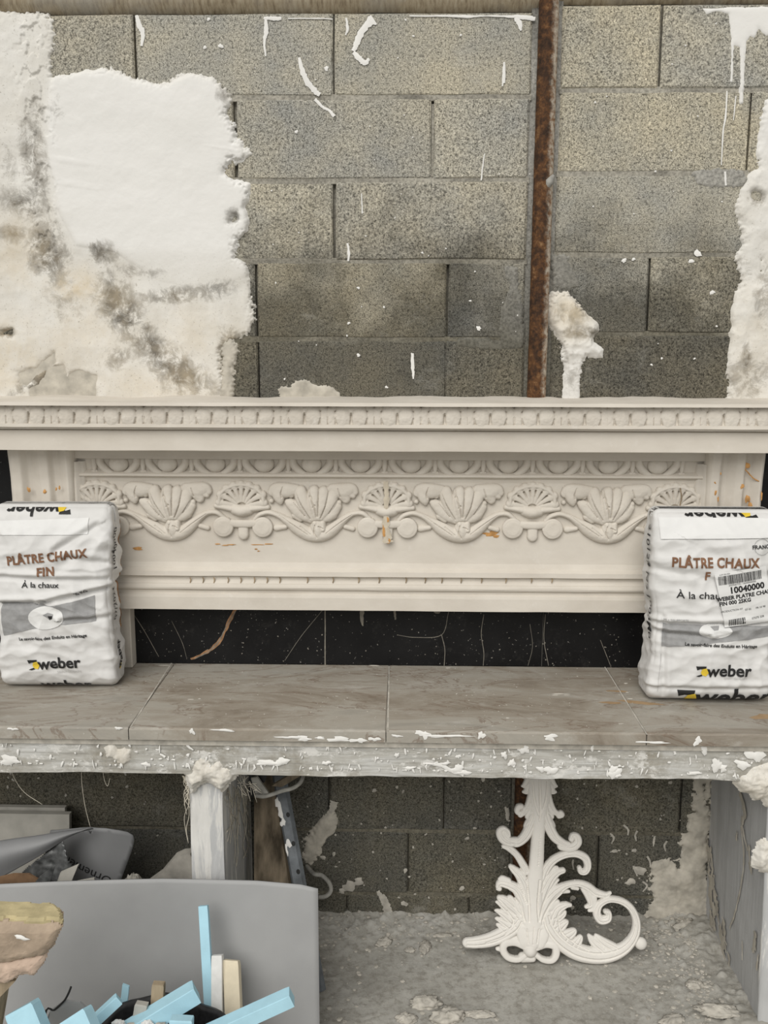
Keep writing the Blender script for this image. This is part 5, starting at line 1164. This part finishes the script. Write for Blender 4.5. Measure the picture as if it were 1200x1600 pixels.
rosette = [OS([(415, 905, 30, 13), (430, 960, 34, 15)]), OS([(475, 895, 40, 15), (468, 960, 40, 18)]), OS([(535, 905, 30, 13), (505, 965, 34, 15)]), OS([(405, 885, 20, 12), (475, 875, 22, 14), (545, 890, 18, 12)], 2), OS([(458, 1005, 34, 24)], 2),
           OS([(430, 985, 20, 13), (380, 965, 20, 12), (330, 970, 22, 12), (318, 1005, 22, 12), (345, 1042, 20, 12), (395, 1052, 18, 12), (435, 1028, 16, 12)], 3, .9), OS([(490, 990, 20, 13), (540, 975, 20, 12), (585, 985, 22, 12), (592, 1025, 22, 12), (570, 1057, 18, 12), (525, 1054, 17, 12), (490, 1030, 16, 12)], 3, .9), OS([(310, 1000, 14, 8), (288, 1000, 9, 6)]), OS([(420, 1045, 24, 11), (470, 1050, 18, 9)], 2), OS([(545, 940, 26, 10), (600, 985, 22, 9)], 2), OS([(400, 950, 22, 10), (360, 955, 16, 8)], 2)]
FLUTES = FLUTES[:nfl]; flutes = list(FLUTES)
gv = [OS([(505, 110, 4, 2), (508, 200, 7, 6), (510, 290, 6, 6), (505, 330, 4, 4)]), OS([(470, 130, 4, 3), (478, 220, 6, 5), (500, 300, 5, 4)]), OS([(545, 130, 4, 3), (538, 220, 6, 5), (512, 300, 5, 4)]), OS([(508, 400, 3, 2), (498, 560, 4, 3)]), OS([(505, 640, 6, 4), (495, 760, 6, 6), (500, 850, 5, 4)]), OS([(440, 640, 5, 4), (450, 760, 6, 6), (452, 850, 5, 4)]), OS([(400, 640, 5, 4), (440, 760, 5, 5)]), OS([(340, 690, 4, 3), (400, 760, 5, 5), (430, 850, 5, 5)]),
      OS([(560, 690, 5, 4), (520, 780, 6, 6), (505, 850, 5, 4)]), OS([(620, 705, 4, 4), (560, 770, 6, 6), (520, 850, 5, 5)]), OS([(600, 830, 5, 4), (620, 910, 6, 6), (690, 970, 5, 5), (760, 1005, 4, 4)]), OS([(340, 800, 5, 4), (370, 860, 5, 5), (330, 920, 5, 4)]), OS([(230, 965, 4, 3), (320, 930, 5, 4), (380, 880, 4, 4)]), OS([(440, 890, 3, 4), (445, 960, 3, 4)]), OS([(500, 890, 3, 4), (490, 960, 3, 4)]), OS([(475, 880, 3, 3), (470, 965, 3, 4)]), OS([(580, 580, 4, 3), (530, 640, 4, 4), (515, 700, 4, 4)])]
orn = thing('scroll_ornament', 'white cast-plaster leaf scroll ornament leaning under the bench', 'ornament', O0)
for nm, sts in (('stem', stem), ('leaf_crown', crown), ('volute', volutes[:1]), ('volute', volutes[1:]), ('leaf_spray', left), ('scroll_branch', right), ('rosette_bow', rosette)):
    fr = {'stem': .008, 'leaf_crown': .007, 'volute': .008, 'leaf_spray': .0065, 'scroll_branch': .006, 'rosette_bow': .010}[nm]
    v, f = relief(sts, gv + (flutes if nm != 'stem' else []), .00130, free=fr, rough=.0003)
    o = obj(nm, v, f, MT['ornament'], orn, True)
orn.rotation_euler = (-tilt, 0, 0)

# ================================================================ LEFT BAY: STORED SHEETS AND SCRAP
def solid(o, t):
    m = o.modifiers.new('thickness', 'SOLIDIFY'); m.thickness = t; m.offset = 0; return o
def centred(o):
    """move the origin of a one-mesh thing to its base"""
    n = len(o.data.vertices); a = np.empty(n * 3); o.data.vertices.foreach_get('co', a); a = a.reshape(-1, 3)
    c = np.array([a[:, 0].mean(), a[:, 1].mean(), a[:, 2].min()]); a -= c; o.data.vertices.foreach_set('co', a.ravel()); o.location = Vector(c); o.data.update(); return o
# two boards leaning on the back wall
def board(u_l, u_r, v_top, ytop, ybot, thick, ur_bot):
    a = un(u_l, v_top, 'y', ytop); b = un(u_r, v_top + 3, 'y', ytop)
    z = (a[2] + b[2]) / 2; xr = b[0]; xb = xr + .012
    P = [(-1.12, ybot, 0.004), (xb, ybot, 0.004), (xr, ytop, z), (-1.12, ytop, z)]
    v = [(x, y - thick / 2, zz) for x, y, zz in P] + [(x, y + thick / 2, zz) for x, y, zz in P]
    f = [(0, 1, 2, 3), (7, 6, 5, 4), (0, 4, 5, 1), (1, 5, 6, 2), (2, 6, 7, 3), (3, 7, 4, 0)]
    return MB().add(v, f)
props(centred(board(0, 103, 1258, -.045, -.12, .016, 110).obj('grey_board', MT['board'])), 'grey board leaning on the wall at left, the rearmost of two', 'board', 'boards leaning in the left bay')
props(centred(board(0, 110, 1268, -.080, -.17, .018, 116).obj('grey_board', MT['board'])), 'thick grey board standing in front of the rear board at left', 'board', 'boards leaning in the left bay')

# curled plastic sheet with printed letters
cs = thing('curled_sheet', 'dark grey plastic sheet curled over, printed with upside-down letters', 'plastic sheet', un(120, 1400, 'y', -.30) * np.array([1, 1, 0]))
OCs = Vector(cs.location)
def cpart(o, par=None):
    o.parent = par or cs
    if par is None: o.matrix_parent_inverse = Matrix.Translation(-OCs)
    return o
def loft(rows, n=24, m=16):
    """smooth surface through rows of (u, v, y) control points"""
    R = [cat([un(u, v, 'y', y) for u, v, y in r], 10) for r in rows]
    k = min(len(r) for r in R); R = [np.array([np.array([np.interp(t, np.linspace(0, 1, len(r)), r[:, c]) for c in range(3)]) for t in np.linspace(0, 1, n)]) for r in R]
    A = np.array(R); out = np.array([cat(A[:, i], m) for i in range(n)])
    return out.reshape(-1, 3), grid_faces(n, out.shape[1])
v, f = loft([[(-60, 1408, -.37), (0, 1372, -.36), (60, 1338, -.34), (100, 1312, -.32), (128, 1298, -.30)], [(-60, 1360, -.375), (0, 1340, -.368), (60, 1322, -.348), (100, 1306, -.325), (134, 1296, -.30)], [(-60, 1330, -.35), (0, 1315, -.34), (60, 1306, -.325), (100, 1299, -.31), (142, 1294, -.29)], [(-60, 1332, -.32), (0, 1320, -.31), (60, 1312, -.30), (100, 1304, -.29), (146, 1295, -.28)]])
solid(cpart(obj('curled_lip', v, f, MT['dark_sheet'], None, True)), .0025)
# rounded panel of the sheet standing behind the lip
outl = [(70, 1310), (100, 1301), (125, 1295), (142, 1293), (165, 1294), (185, 1298), (198, 1302), (206, 1308), (208, 1316), (205, 1330), (198, 1350), (190, 1372), (182, 1396), (172, 1430), (100, 1430), (60, 1400), (60, 1340)]
PB = [un(u, v_, 'y', -.26) for u, v_ in outl]
v2, f2 = poly_mesh([(p[0], p[2]) for p in PB], .02)
cxp = np.mean([p[0] for p in PB])
def bend(x, z): return -.26 + .9 * (x - cxp - .02) ** 2 * 2 - .10 * np.clip(z - .30, 0, 1) * 0
v3 = np.stack([v2[:, 0], bend(v2[:, 0], v2[:, 1]), v2[:, 1]], -1)
pan = solid(cpart(obj('printed_panel', v3, f2, MT['dark_sheet'], None, True)), .0025)
tv, tf = text_mesh('Ornements', .036, 0, 3, .01)
pc = un(128, 1359, 'y', -.26); rot = math.pi + math.radians(-22); c, s = math.cos(rot), math.sin(rot)
X = pc[0] + tv[:, 0] * c - tv[:, 1] * s; Z = pc[2] + tv[:, 0] * s + tv[:, 1] * c
cpart(obj('printed_letters', np.stack([X, bend(X, Z) - .0022, Z], -1), tf, MT['black_ink'], None), pan)
tv, tf = text_mesh('A', .012, 0, 2, .01); pc = un(141, 1300, 'y', -.26); X = pc[0] - tv[:, 0]; Z = pc[2] - tv[:, 1]
cpart(obj('printed_letters', np.stack([X, bend(X, Z) - .0022, Z], -1), tf, MT['black_ink'], None), pan)

# crumpled film, card and scraps under the lip
def crumple(name, label, cat_, u, v, y, hw, hd, mat, seed, sharp=1.0):
    top = un(u, v, 'y', y); n = 44
    th, ph = np.meshgrid(np.linspace(0, math.pi, n), np.linspace(0, 2 * math.pi, 2 * n, endpoint=False), indexing='ij')
    x, yy, z = np.sin(th) * np.cos(ph), np.sin(th) * np.sin(ph), np.cos(th)
    g = .74 + .5 * (ridged(x * 2.5 + 3 + z, yy * 2.5 + z * 2 + 7, 4, seed) - .5) * sharp
    hz = top[2] / 2
    V = np.stack([x * hw * g, yy * hd * g, np.maximum(z * hz * g, -hz * .98) + hz], -1)
    V[..., 2] *= top[2] / V[..., 2].max()
    i = np.arange(n * 2 * n).reshape(n, 2 * n); j = np.roll(i, -1, 1); f = np.stack([i[:-1], i[1:], j[1:], j[:-1]], -1).reshape(-1, 4)
    o = obj(name, V.reshape(-1, 3), f, MT[mat], None, True, (top[0], y, 0.006)); return props(o, label, cat_)
crumple('dust_sheet', 'small rounded hump of dusty grey cloth behind the grey sheet', 'cloth', 209, 1366, -.38, .05, .05, 'cloth', 5, .4)
def crumpled_sheet(name, label, cat_, P, y, mat, seed, amp=.016, lean=.12):
    q = np.array([un(u, v, 'y', y)[[0, 2]] for u, v in P]); res = .004
    U, V = np.meshgrid(np.arange(q[:, 0].min() - .01, q[:, 0].max() + .01, res), np.arange(q[:, 1].min() - .01, q[:, 1].max() + .01, res), indexing='ij')
    sd = poly_sd(U, V, q); k = sd > 0; keep = k[:-1, :-1] & k[1:, :-1] & k[1:, 1:] & k[:-1, 1:]
    Y = y - (ridged(U * 14, V * 14, 4, seed) - .5) * 2 * amp - (q[:, 1].max() - V) * lean
    v, f, _ = compact(np.stack([U, Y, V], -1).reshape(-1, 3), grid_faces(*U.shape, keep))
    return props(solid(centred(obj(name, v, f, MT[mat], None, True)), .002), label, cat_)
crumpled_sheet('plastic_film', 'crumpled dark plastic film stuffed under the curled sheet', 'plastic film', [(25, 1366), (50, 1346), (75, 1326), (98, 1306), (104, 1318), (113, 1340), (121, 1358), (119, 1600), (25, 1600)], -.315, 'film', 3)
def scrap(name, label, cat_, P, y, mat, t=.006, dy=0.0):
    Q = [un(u, v, 'y', y + dy * k) for k, (u, v) in enumerate(P)]; n = len(Q)
    zmin = min(q[2] for q in Q)
    v = [q for q in Q] + [q + np.array([0, t, 0]) for q in Q]
    f = [tuple(range(n)), tuple(range(2 * n - 1, n - 1, -1))] + [(i, (i + 1) % n, n + (i + 1) % n, n + i)[::-1] for i in range(n)]
    return props(centred(MB().add(v, f).obj(name, MT[mat])), label, cat_)
scrap('folded_board', 'dusty folded cardboard wedge standing against the plastered pillar', 'cardboard', [(228, 1384), (250, 1368), (272, 1342), (285, 1336), (297, 1335), (302, 1345), (303, 1600), (225, 1600)], -.40, 'cloth', .03)
scrap('board_scrap', 'pale triangular board scrap poking up before the printed panel', 'scrap', [(87, 1384), (94, 1364), (122, 1352), (112, 1376), (106, 1560), (87, 1560)], -.40, 'board', .008)
scrap('paper_strip', 'pale paper strip lying along the top of the grey sheet', 'scrap', [(106, 1384), (120, 1377), (147, 1372), (149, 1384), (149, 1560), (106, 1560)], -.405, 'board', .004)
scrap('brown_card', 'brown cardboard piece under the curled sheet at far left', 'cardboard', [(-30, 1385), (-5, 1372), (20, 1366), (45, 1366), (62, 1376), (60, 1560), (-30, 1560)], -.41, 'card', .006)
scrap('film_scrap', 'translucent grey film scrap with torn edge beside the brown card', 'plastic film', [(50, 1384), (62, 1370), (80, 1356), (86, 1354), (82, 1366), (76, 1384), (76, 1560), (52, 1560)], -.415, 'film', .003)

# strings hanging under the bench
for k, (pts, lab) in enumerate([([(16, 1199), (22, 1215), (38, 1238), (66, 1257)], 'pale thread drooping from the bench edge at far left'), ([(127, 1199), (128, 1225), (133, 1260), (141, 1292)], 'thin straight thread hanging above the curled sheet'), ([(146, 1198), (156, 1206), (172, 1207), (186, 1197)], 'short looped thread hanging under the bench left of the pillar'), ([(160, 1203), (163, 1218), (168, 1228), (172, 1216)], 'tiny curled thread below the looped one')]):
    P = [un(u, v, 'y', -.40) for u, v in pts]; P[0][2] = max(P[0][2], ZE - .004)
    props(centred(MB().tube(cat(P, 8), .0007, 5).obj('hanging_thread', MT['fibre'], None, True)), lab, 'thread', 'threads hanging under the bench')
# fibres in the plaster of the pillar
mb = MB(); rf = random.Random(12)
for i in range(34):
    u = rf.uniform(352, 388); v0 = rf.uniform(1222, 1242); v1 = v0 + rf.choice([20, 40, 60, 90, 130]) * rf.uniform(.6, 1)
    y0 = -.428 + (u - 350) / 46 * .20
    xo = -.2475
    P = []
    for t in np.linspace(0, 1, 7):
        p = unp(u + t * rf.uniform(-3, 5) + 3 * math.sin(t * 5 + i), min(v0 + (v1 - v0) * t, 1376), (xo, 0, 0), np.array([1., 0, 0])); p[0] = xo + rf.uniform(0, .003); P.append(p)
    mb.tube(cat(P, 3), rf.choice([.0005, .0008, .0012]), 5)
for i in range(9):
    P = [un(286 + rf.uniform(-3, 8), 1212 + 0 * i, 'y', -.43)]; L_ = rf.uniform(25, 110)
    for t in np.linspace(.2, 1, 5): P.append(un(286 + rf.uniform(0, 9) + 2 * t, 1212 + L_ * t, 'y', -.43))
    mb.tube(cat(P, 4), .0008, 5)
for i in range(14):
    a = un(rf.uniform(370, 398), rf.uniform(1206, 1230), 'y', -.40); mb.tube(cat([a, a + np.array([rf.uniform(0, .02), .01, rf.uniform(-.03, -.0)]), a + np.array([rf.uniform(0, .03), .01, rf.uniform(-.06, -.01)])], 4), .0006, 5)
bpart(mb, 'plaster_fibres', MT['fibre'], True)['kind'] = 'stuff'

# weathered plank and perforated steel bar behind the pillar
def quadbar(P, t):
    n = len(P); v = list(P) + [p + np.array([0, t, 0]) for p in P]
    return MB().add(v, [tuple(range(n)), tuple(range(2 * n - 1, n - 1, -1))] + [(i, (i + 1) % n, n + (i + 1) % n, n + i)[::-1] for i in range(n)])
a, b = un(397, 1240, 'y', -.10), un(430, 1240, 'y', -.10); c, d = un(452, 1385, 'y', -.16), un(397, 1385, 'y', -.16)
k = (0.004 - c[2]) / (c[2] - b[2]); c = c + (c - b) * k; k = (0.004 - d[2]) / (d[2] - a[2]); d = d + (d - a) * k
t_ = (ZE - .004 - a[2]) / (d[2] - a[2]); a = a + (d - a) * t_; t_ = (ZE - .004 - b[2]) / (c[2] - b[2]); b = b + (c - b) * t_
props(centred(quadbar([d, c, b, a], .03).obj('weathered_plank', MT['bark'])), 'brown weathered plank standing between pillar and steel bar', 'plank')
def bar(): pass
A, B = un(439, 1236, 'y', -.17), un(467, 1388, 'y', -.25)
D = B - A; B = A + D * ((0.004 - A[2]) / D[2]); A = A - D * ((ZE - .012 - A[2]) / -D[2]) if A[2] < ZE - .012 else A
D = B - A; Ln = np.linalg.norm(D); ex = D / Ln; ez = np.array([0, -1.0, 0]); ez = ez - ex * (ez @ ex); ez /= np.linalg.norm(ez); ew = np.cross(ex, ez)
sb = thing('perforated_bar', 'blue-grey perforated steel bar leaning beside the weathered plank', 'steel bar', (B[0], B[1], 0.002))
OSb = Vector(sb.location)
def sbp(o): o.parent = sb; o.matrix_parent_inverse = Matrix.Translation(-OSb); return o
hw = 23 / scale_at((A + B) / 2) / 2
prof = [(-hw, -.012), (-hw * .6, .0), (hw * .6, 0), (hw, -.014), (hw * .8, -.016), (hw * .5, -.003), (-hw * .5, -.003), (-hw * .85, -.014)]
v = [p + ew * q + ez * h for p in (A, B) for q, h in prof]; n = len(prof)
sbp(MB().add(v, [(i, (i + 1) % n, n + (i + 1) % n, n + i) for i in range(n)] + [tuple(range(n))[::-1], tuple(range(n, 2 * n))]).obj('channel', MT['steel']))
def on_bar(u, v):
    p = unp(u, v, A, ez) - A; return p @ ex, p @ ew
for (u, v_) in [(450, 1273), (458.5, 1318), (466, 1362)]:
    q, w = on_bar(u, v_); m = MB(); pc = A + ex * q + ew * w + ez * .0006; r = .0052
    m.add([pc] + [pc + r * (math.cos(t) * ex * 1.3 + math.sin(t) * ew) for t in np.linspace(0, 6.283, 14, endpoint=False)], [(0, 1 + i, 1 + (i + 1) % 14) for i in range(14)]); sbp(m.obj('hole', MT['black_ink']))
skb = Skin(A + ez * .0006, ex, ew, ez, rf)
for u, v_, a1, b1 in [(434, 1255, 9, 4), (438, 1268, 10, 4), (442, 1285, 6, 4.5), (451, 1318, 7, 4), (448, 1328, 8, 2)]:
    q, w = on_bar(u, v_); s_ = scale_at(A); skb.splat(q, w, a1 / s_, b1 / s_, t=.0025)
sbp(skb.obj('plaster_splash', MT['white'], sb))
# crusted frame jammed under the bench above plank and bar
fr = thing('metal_frame', 'crusted bent metal frame wedged under the bench beside the pillar', 'metal frame', un(440, 1225, 'y', -.22))
OFr = Vector(fr.location)
def frp(o): o.parent = fr; o.matrix_parent_inverse = Matrix.Translation(-OFr); return o
P = [un(u, v, 'y', y) for u, v, y in [(399, 1243, -.26), (415, 1244, -.26), (440, 1236, -.25), (458, 1231, -.24), (470, 1222, -.22), (474, 1210, -.2), (474, 1200, -.18)]]
frp(MB().tube(cat(P, 6), .0055, 8).obj('bent_rod', MT['dirty_steel'], None, True))
frp(quadbar([un(u, v, 'y', -.24) for u, v in [(390, 1203), (420, 1203), (414, 1222), (404, 1226), (396, 1246), (388, 1240)]][::-1], .02).obj('black_foot', MT['bin']))
frp(quadbar([un(u, v, 'y', -.255) for u, v in [(392, 1216), (402, 1214), (420, 1240), (412, 1246), (400, 1244)]][::-1], .008).obj('crusted_plate', MT['dirty_steel']))
frp(quadbar([un(u, v, 'y', -.20) for u, v in [(424, 1228), (458, 1208), (466, 1204), (470, 1212), (440, 1230)]][::-1], .01).obj('wood_wedge', MT['bark']))
P = [un(u, v, 'y', y) for u, v, y in [(476, 1367, -.05), (490, 1365, -.06), (503, 1368, -.06), (514, 1379, -.06), (517, 1391, -.06), (510, 1400, -.06), (498, 1402, -.04), (490, 1402, -.0)]]
P[0][1] = 0.0
props(centred(MB().tube(cat(P, 6), .0062, 10).obj('bent_rod', MT['dirty_steel'], None, True)), 'bent metal hook sticking out of the wall beside the grey sheet', 'hook')

# ================================================================ FRONT: GREY SHEET, OFFCUTS, BIN
xl = -1.25; top_r, bot_r = un(497, 1391, 'y', -.492), un(502, 1600, 'y', -.560)
ztop = lambda x: np.interp(x, [un(u, 1385, 'y', -.5)[0] for u in (-40, 0, 100, 250, 400, 470, 497)], [un(u, v, 'y', -.5)[2] for u, v in ((-40, 1389), (0, 1387), (100, 1383), (250, 1378.5), (400, 1380), (470, 1385), (497, 1391))])
nx, nz = 90, 40; v = []
for i in range(nx):
    t = i / (nx - 1)
    for j in range(nz):
        s = j / (nz - 1)
        xr = bot_r[0] + (top_r[0] - bot_r[0]) * s; x = xl + (xr - xl) * t
        z = 0.003 + (ztop(x) - .003) * s
        y = -.60 + .105 * s + .045 * math.sin(math.pi * min(1, max(0, (x + 1.0) / .95))) * (1 - s) ** 1.0 + .012 * math.sin(3 * t) * s
        v.append((x, y, z))
sheet = obj('grey_sheet', v, grid_faces(nx, nz), MT['sheet'], None, True); solid(centred(sheet), .004)
props(sheet, 'large plain grey plastic sheet standing bowed before the left bay', 'plastic sheet')

def stick(name, label, tip, base, w, t, mat, group=None, roll=0.0, cut=0.0):
    tip, base = np.array(tip), np.array(base); ax = tip - base; Ln = np.linalg.norm(ax); ax = ax / Ln
    dn = np.array([math.sin(roll), -math.cos(roll), 0.0]); dn = dn - ax * (dn @ ax); dn /= np.linalg.norm(dn); wd = np.cross(dn, ax)
    bm = bmesh.new(); bmesh.ops.create_cube(bm, size=1)
    bmesh.ops.bevel(bm, geom=bm.edges[:], offset=.03, segments=1, affect='EDGES')
    rg = random.Random(name + label)
    for q in bm.verts:
        a, b, c = q.co
        p = base + ax * ((c + .5) * Ln + cut * a * w) + wd * a * w + dn * b * t + np.array([rg.uniform(-.0004, .0004) for _ in range(3)])
        q.co = Vector(p)
    bm.verts.index_update(); vv = [tuple(q.co) for q in bm.verts]; ff = [tuple(q.index for q in p.verts) for p in bm.faces]; bm.free()
    o = obj(name, vv, ff, MT[mat]); return props(centred(o), label, 'foam offcut' if 'foam' in name else 'stick', group)
FG = 'blue foam offcuts at the bottom'
def down(u0, v0, y0, u1, v1, y1):
    """endpoints: tip at one pixel, foot on the floor along the same direction"""
    a, b = un(u0, v0, 'y', y0), un(u1, v1, 'y', y1); d = b - a; return a, a + d * ((0.004 - a[2]) / d[2])
YB = -.80
binc = un(245, 1560, 'y', YB); zr = un(240, 1556, 'y', -.665)[2]
tip, base = down(318, 1415, -.555, 329, 1600, -.655); stick('foam_strip', 'tall thin blue foam strip standing against the grey sheet', tip, base, .0215, .016, 'foam', FG)
tip, base = down(340, 1492, -.60, 340, 1600, -.665); stick('foam_strip', 'white foam strip standing right of the tall blue one', tip, base, .0245, .022, 'white_foam', 'white and cream offcuts')
tip, base = down(362, 1500, -.595, 366, 1600, -.66); stick('foam_strip', 'cream foam strip standing right of the white strip', tip, base, .036, .024, 'cream_foam', 'white and cream offcuts', cut=.15)
def inbin(label, u0, v0, u1, v1, w, t, y0=YB, y1=YB, mat='foam', name='foam_strip', grp=FG, roll=0.0, ext=1.0, cut=0.0):
    a, b = un(u0, v0, 'y', y0), un(u1, v1, 'y', y1); stick(name, label, a, a + (b - a) * ext, w, t, mat, grp, roll, cut)
inbin('long blue foam bar slanting up to the right below the cream strip', 456, 1557, 300, 1628, .028, .034, -.80, -.83, ext=1.3)
inbin('thick blue foam bar slanting up towards the tall blue strip', 307, 1549, 190, 1620, .036, .040, -.76, -.82, ext=1.3)
inbin('slim blue foam bar slanting up left of the wooden stub', 186, 1560, 130, 1612, .020, .024, -.80, -.84, ext=1.8)
inbin('broad blue foam block between the slim bar and the left block', 115, 1586, 138, 1640, .070, .030, -.90, -.93, ext=2.4)
inbin('broad blue foam block at the bottom left corner', 34, 1573, 62, 1640, .064, .030, -.88, -.91, ext=2.4)
inbin('tiny blue foam tip showing above the black bin rim', 197, 1539, 190, 1600, .016, .008, -.67, -.68, ext=1.3, cut=.3)
inbin('small blue foam piece low inside the black bin', 284, 1590, 282, 1640, .046, .024, -.85, -.86, ext=1.5)
inbin('weathered wooden stub standing in the black bin', 248, 1536, 244, 1600, .026, .018, -.74, -.75, 'wood', 'wooden_stub', None, ext=1.8)
inbin('grey broken stub beside the wooden stub', 222, 1567, 215, 1610, .026, .018, -.78, -.79, 'board', 'wooden_stub', None, ext=1.8)
# black plastic bin with a ragged liner
bn = thing('waste_bin', 'black plastic waste bin full of foam offcuts at the bottom', 'bin', (binc[0], -.83, 0.002))
n, rows = 56, [(.125, 0), (.13, .02), (.150, zr * .6), (.162, zr - .01), (.166, zr), (.160, zr), (.155, zr - .01), (.145, zr * .6), (.125, .02), (.0, .015)]
v = []
for r, z in rows:
    for a in range(n):
        w = 6.283 * a / n; g = 1 + .02 * math.sin(3 * w + z * 9) + .012 * math.sin(11 * w + z * 30)
        v.append((r * g * math.cos(w), r * g * math.sin(w), z + (.006 * math.sin(4 * w) + .004 * math.sin(9 * w)) * (z > zr * .9)))
obj('bucket', v, [(i * n + a, i * n + (a + 1) % n, (i + 1) * n + (a + 1) % n, (i + 1) * n + a) for i in range(len(rows) - 1) for a in range(n)], MT['bin'], bn, True)
vv, ff = lump_mesh(.11, 1.15, 1.1, .9, 44, 34); obj('rubbish_liner', vv + np.array([0, .02, zr - .13]), ff, MT['film'], bn, True)
rl = random.Random(9)
for k in range(4):
    p = un(185 + 22 * k, 1598 + 4 * (k % 2), 'y', -.82); vv, ff = lump_mesh(.012, 1.2, .8, .8, 60 + k, 14)
    props(obj('foam_crumb', vv, ff, MT['board'] if k % 2 else MT['white_foam'], None, False, p - np.array([0, 0, .004])), ['white crumb leftmost of those in the bin', 'white crumb second from the left in the bin', 'white crumb under the thick blue bar', 'white crumb rightmost of those in the bin'][k], 'crumb', 'white crumbs in the bin')
# pale cardboard edges and clear film left of the bin
scrap('clear_film', 'grey folded plastic film rising left of the black bin', 'plastic film', [(70, 1600), (78, 1580), (100, 1563), (125, 1566), (140, 1580), (135, 1650), (70, 1650)], -.78, 'sheet', .004, .004)
P = [un(u, v, 'y', -.775) for u, v in [(70, 1588), (85, 1578), (100, 1564), (107, 1552), (111, 1542)]]; P.insert(0, P[0] + np.array([-.02, 0, -.2]))
props(centred(MB().tube(cat(P, 5), .0022, 6).obj('wire', MT['black_ink'], None, True)), 'thin dark wire rising before the grey sheet', 'wire')

# broken stucco block at the left edge
ck = thing('stucco_block', 'broken tan stucco block with yellowed top at the left edge', 'rubble', un(20, 1530, 'y', -.92))
OCk = Vector(ck.location)
def ckp(o): o.parent = ck; o.matrix_parent_inverse = Matrix.Translation(-OCk); return o
def rough_prism(P, y0, y1, mat, name, seed, amp=.004, dz=0.0):
    q = np.array([un(u, v, 'y', y0)[[0, 2]] for u, v in P]); res = .0035
    U, V = np.meshgrid(np.arange(q[:, 0].min() - .01, q[:, 0].max() + .01, res), np.arange(q[:, 1].min() - .01, q[:, 1].max() + .01, res), indexing='ij')
    sd = poly_sd(U, V, q) + (fbm(U * 45, V * 45, 4, seed) - .5) * .012
    H = (.012 * np.sqrt(np.clip(sd / .016, 0, 1)) + (fbm(U * 30, V * 30, 5, seed + 3, gain=.6) - .5) * 2 * amp)
    k = sd > -res * .8; keep = k[:-1, :-1] & k[1:, :-1] & k[1:, 1:] & k[:-1, 1:]
    v = np.stack([U, y0 - H, V], -1).reshape(-1, 3); f = grid_faces(*U.shape, keep); v, f, _ = compact(v, f); nv = len(v)
    b = v.copy(); b[:, 1] = y1; b[:, 2] += dz; b[:, 0] = b[:, 0].min() + (b[:, 0] - b[:, 0].min()) * .93
    ed = np.vstack([f[:, [0, 1]], f[:, [1, 2]], f[:, [2, 3]], f[:, [3, 0]]]); key = np.sort(ed, 1); _, idx, cnt = np.unique(key[:, 0].astype(np.int64) * nv + key[:, 1], return_index=True, return_counts=True)
    be = ed[idx[cnt == 1]]; sk_ = np.stack([be[:, 1], be[:, 0], be[:, 0] + nv, be[:, 1] + nv], -1)
    return ckp(obj(name, np.vstack([v, b]), np.vstack([f, f[:, ::-1] + nv, sk_]), MT[mat], None, False))
rough_prism([(-70, 1441), (40, 1440), (92, 1442), (99, 1446), (92, 1460), (84, 1474), (74, 1486), (58, 1494), (30, 1500), (-70, 1512)], -.90, -.855, 'chunk', 'broken_face', 3, .003, .0)
rough_prism([(-70, 1500), (30, 1494), (60, 1488), (76, 1482), (72, 1496), (66, 1508), (54, 1520), (34, 1520), (20, 1528), (8, 1534), (-70, 1534)], -.893, -.858, 'pink', 'pink_underside', 8, .005)
# painted top: a slab lying over the broken face
z1 = un(50, 1441, 'y', -.90)[2]; tp = [(-70, 1413), (0, 1415), (40, 1416), (80, 1417), (91, 1423), (96, 1431), (97, 1441), (60, 1443), (20, 1440), (-70, 1440)]
Q = [un(u, v, 'z', z1) for u, v in tp]
q2 = np.array([(a_[0], a_[1]) for a_ in Q]); U, V = np.meshgrid(np.arange(q2[:, 0].min(), q2[:, 0].max() + .004, .0035), np.arange(q2[:, 1].min(), q2[:, 1].max() + .004, .0035), indexing='ij')
sd = poly_sd(U, V, q2) + (fbm(U * 50, V * 50, 3, 6) - .5) * .006; k_ = sd > -.003; keep = k_[:-1, :-1] & k_[1:, :-1] & k_[1:, 1:] & k_[:-1, 1:]
Zt = z1 + .011 + (fbm(U * 40, V * 40, 4, 4) - .5) * .006 - np.where(sd < .002, .006, 0)
v, f, _ = compact(np.stack([U, V, Zt], -1).reshape(-1, 3), grid_faces(*U.shape, keep)); nv = len(v); b_ = v.copy(); b_[:, 2] = z1 - .002
ed = np.vstack([f[:, [0, 1]], f[:, [1, 2]], f[:, [2, 3]], f[:, [3, 0]]]); key = np.sort(ed, 1); _, idx, cnt = np.unique(key[:, 0].astype(np.int64) * nv + key[:, 1], return_index=True, return_counts=True); be = ed[idx[cnt == 1]]
ckp(obj('yellowed_top', np.vstack([v, b_]), np.vstack([f, f[:, ::-1] + nv, np.stack([be[:, 1], be[:, 0], be[:, 0] + nv, be[:, 1] + nv], -1)]), MT['chunk_top'], None, False))
skc = Skin((0, -.913, 0), (1, 0, 0), (0, 0, 1), (0, -1, 0), rl); skc.psplat(34, 1465, 11, 4, rot=-.2, t=.003); ckp(skc.obj('pale_chip', MT['white'], ck, None))
zc = un(0, 1534, 'y', -.9)[2] - .002
props(centred(quadbar([un(u, v, 'y', -.885) for u, v in [(-90, 1533), (24, 1533), (8, 1550), (0, 1558), (-14, 1640), (-30, 1900), (-90, 1900)]][::-1], .05).obj('board_offcut', MT['wood'])), 'upright wooden board carrying the broken stucco block', 'board')
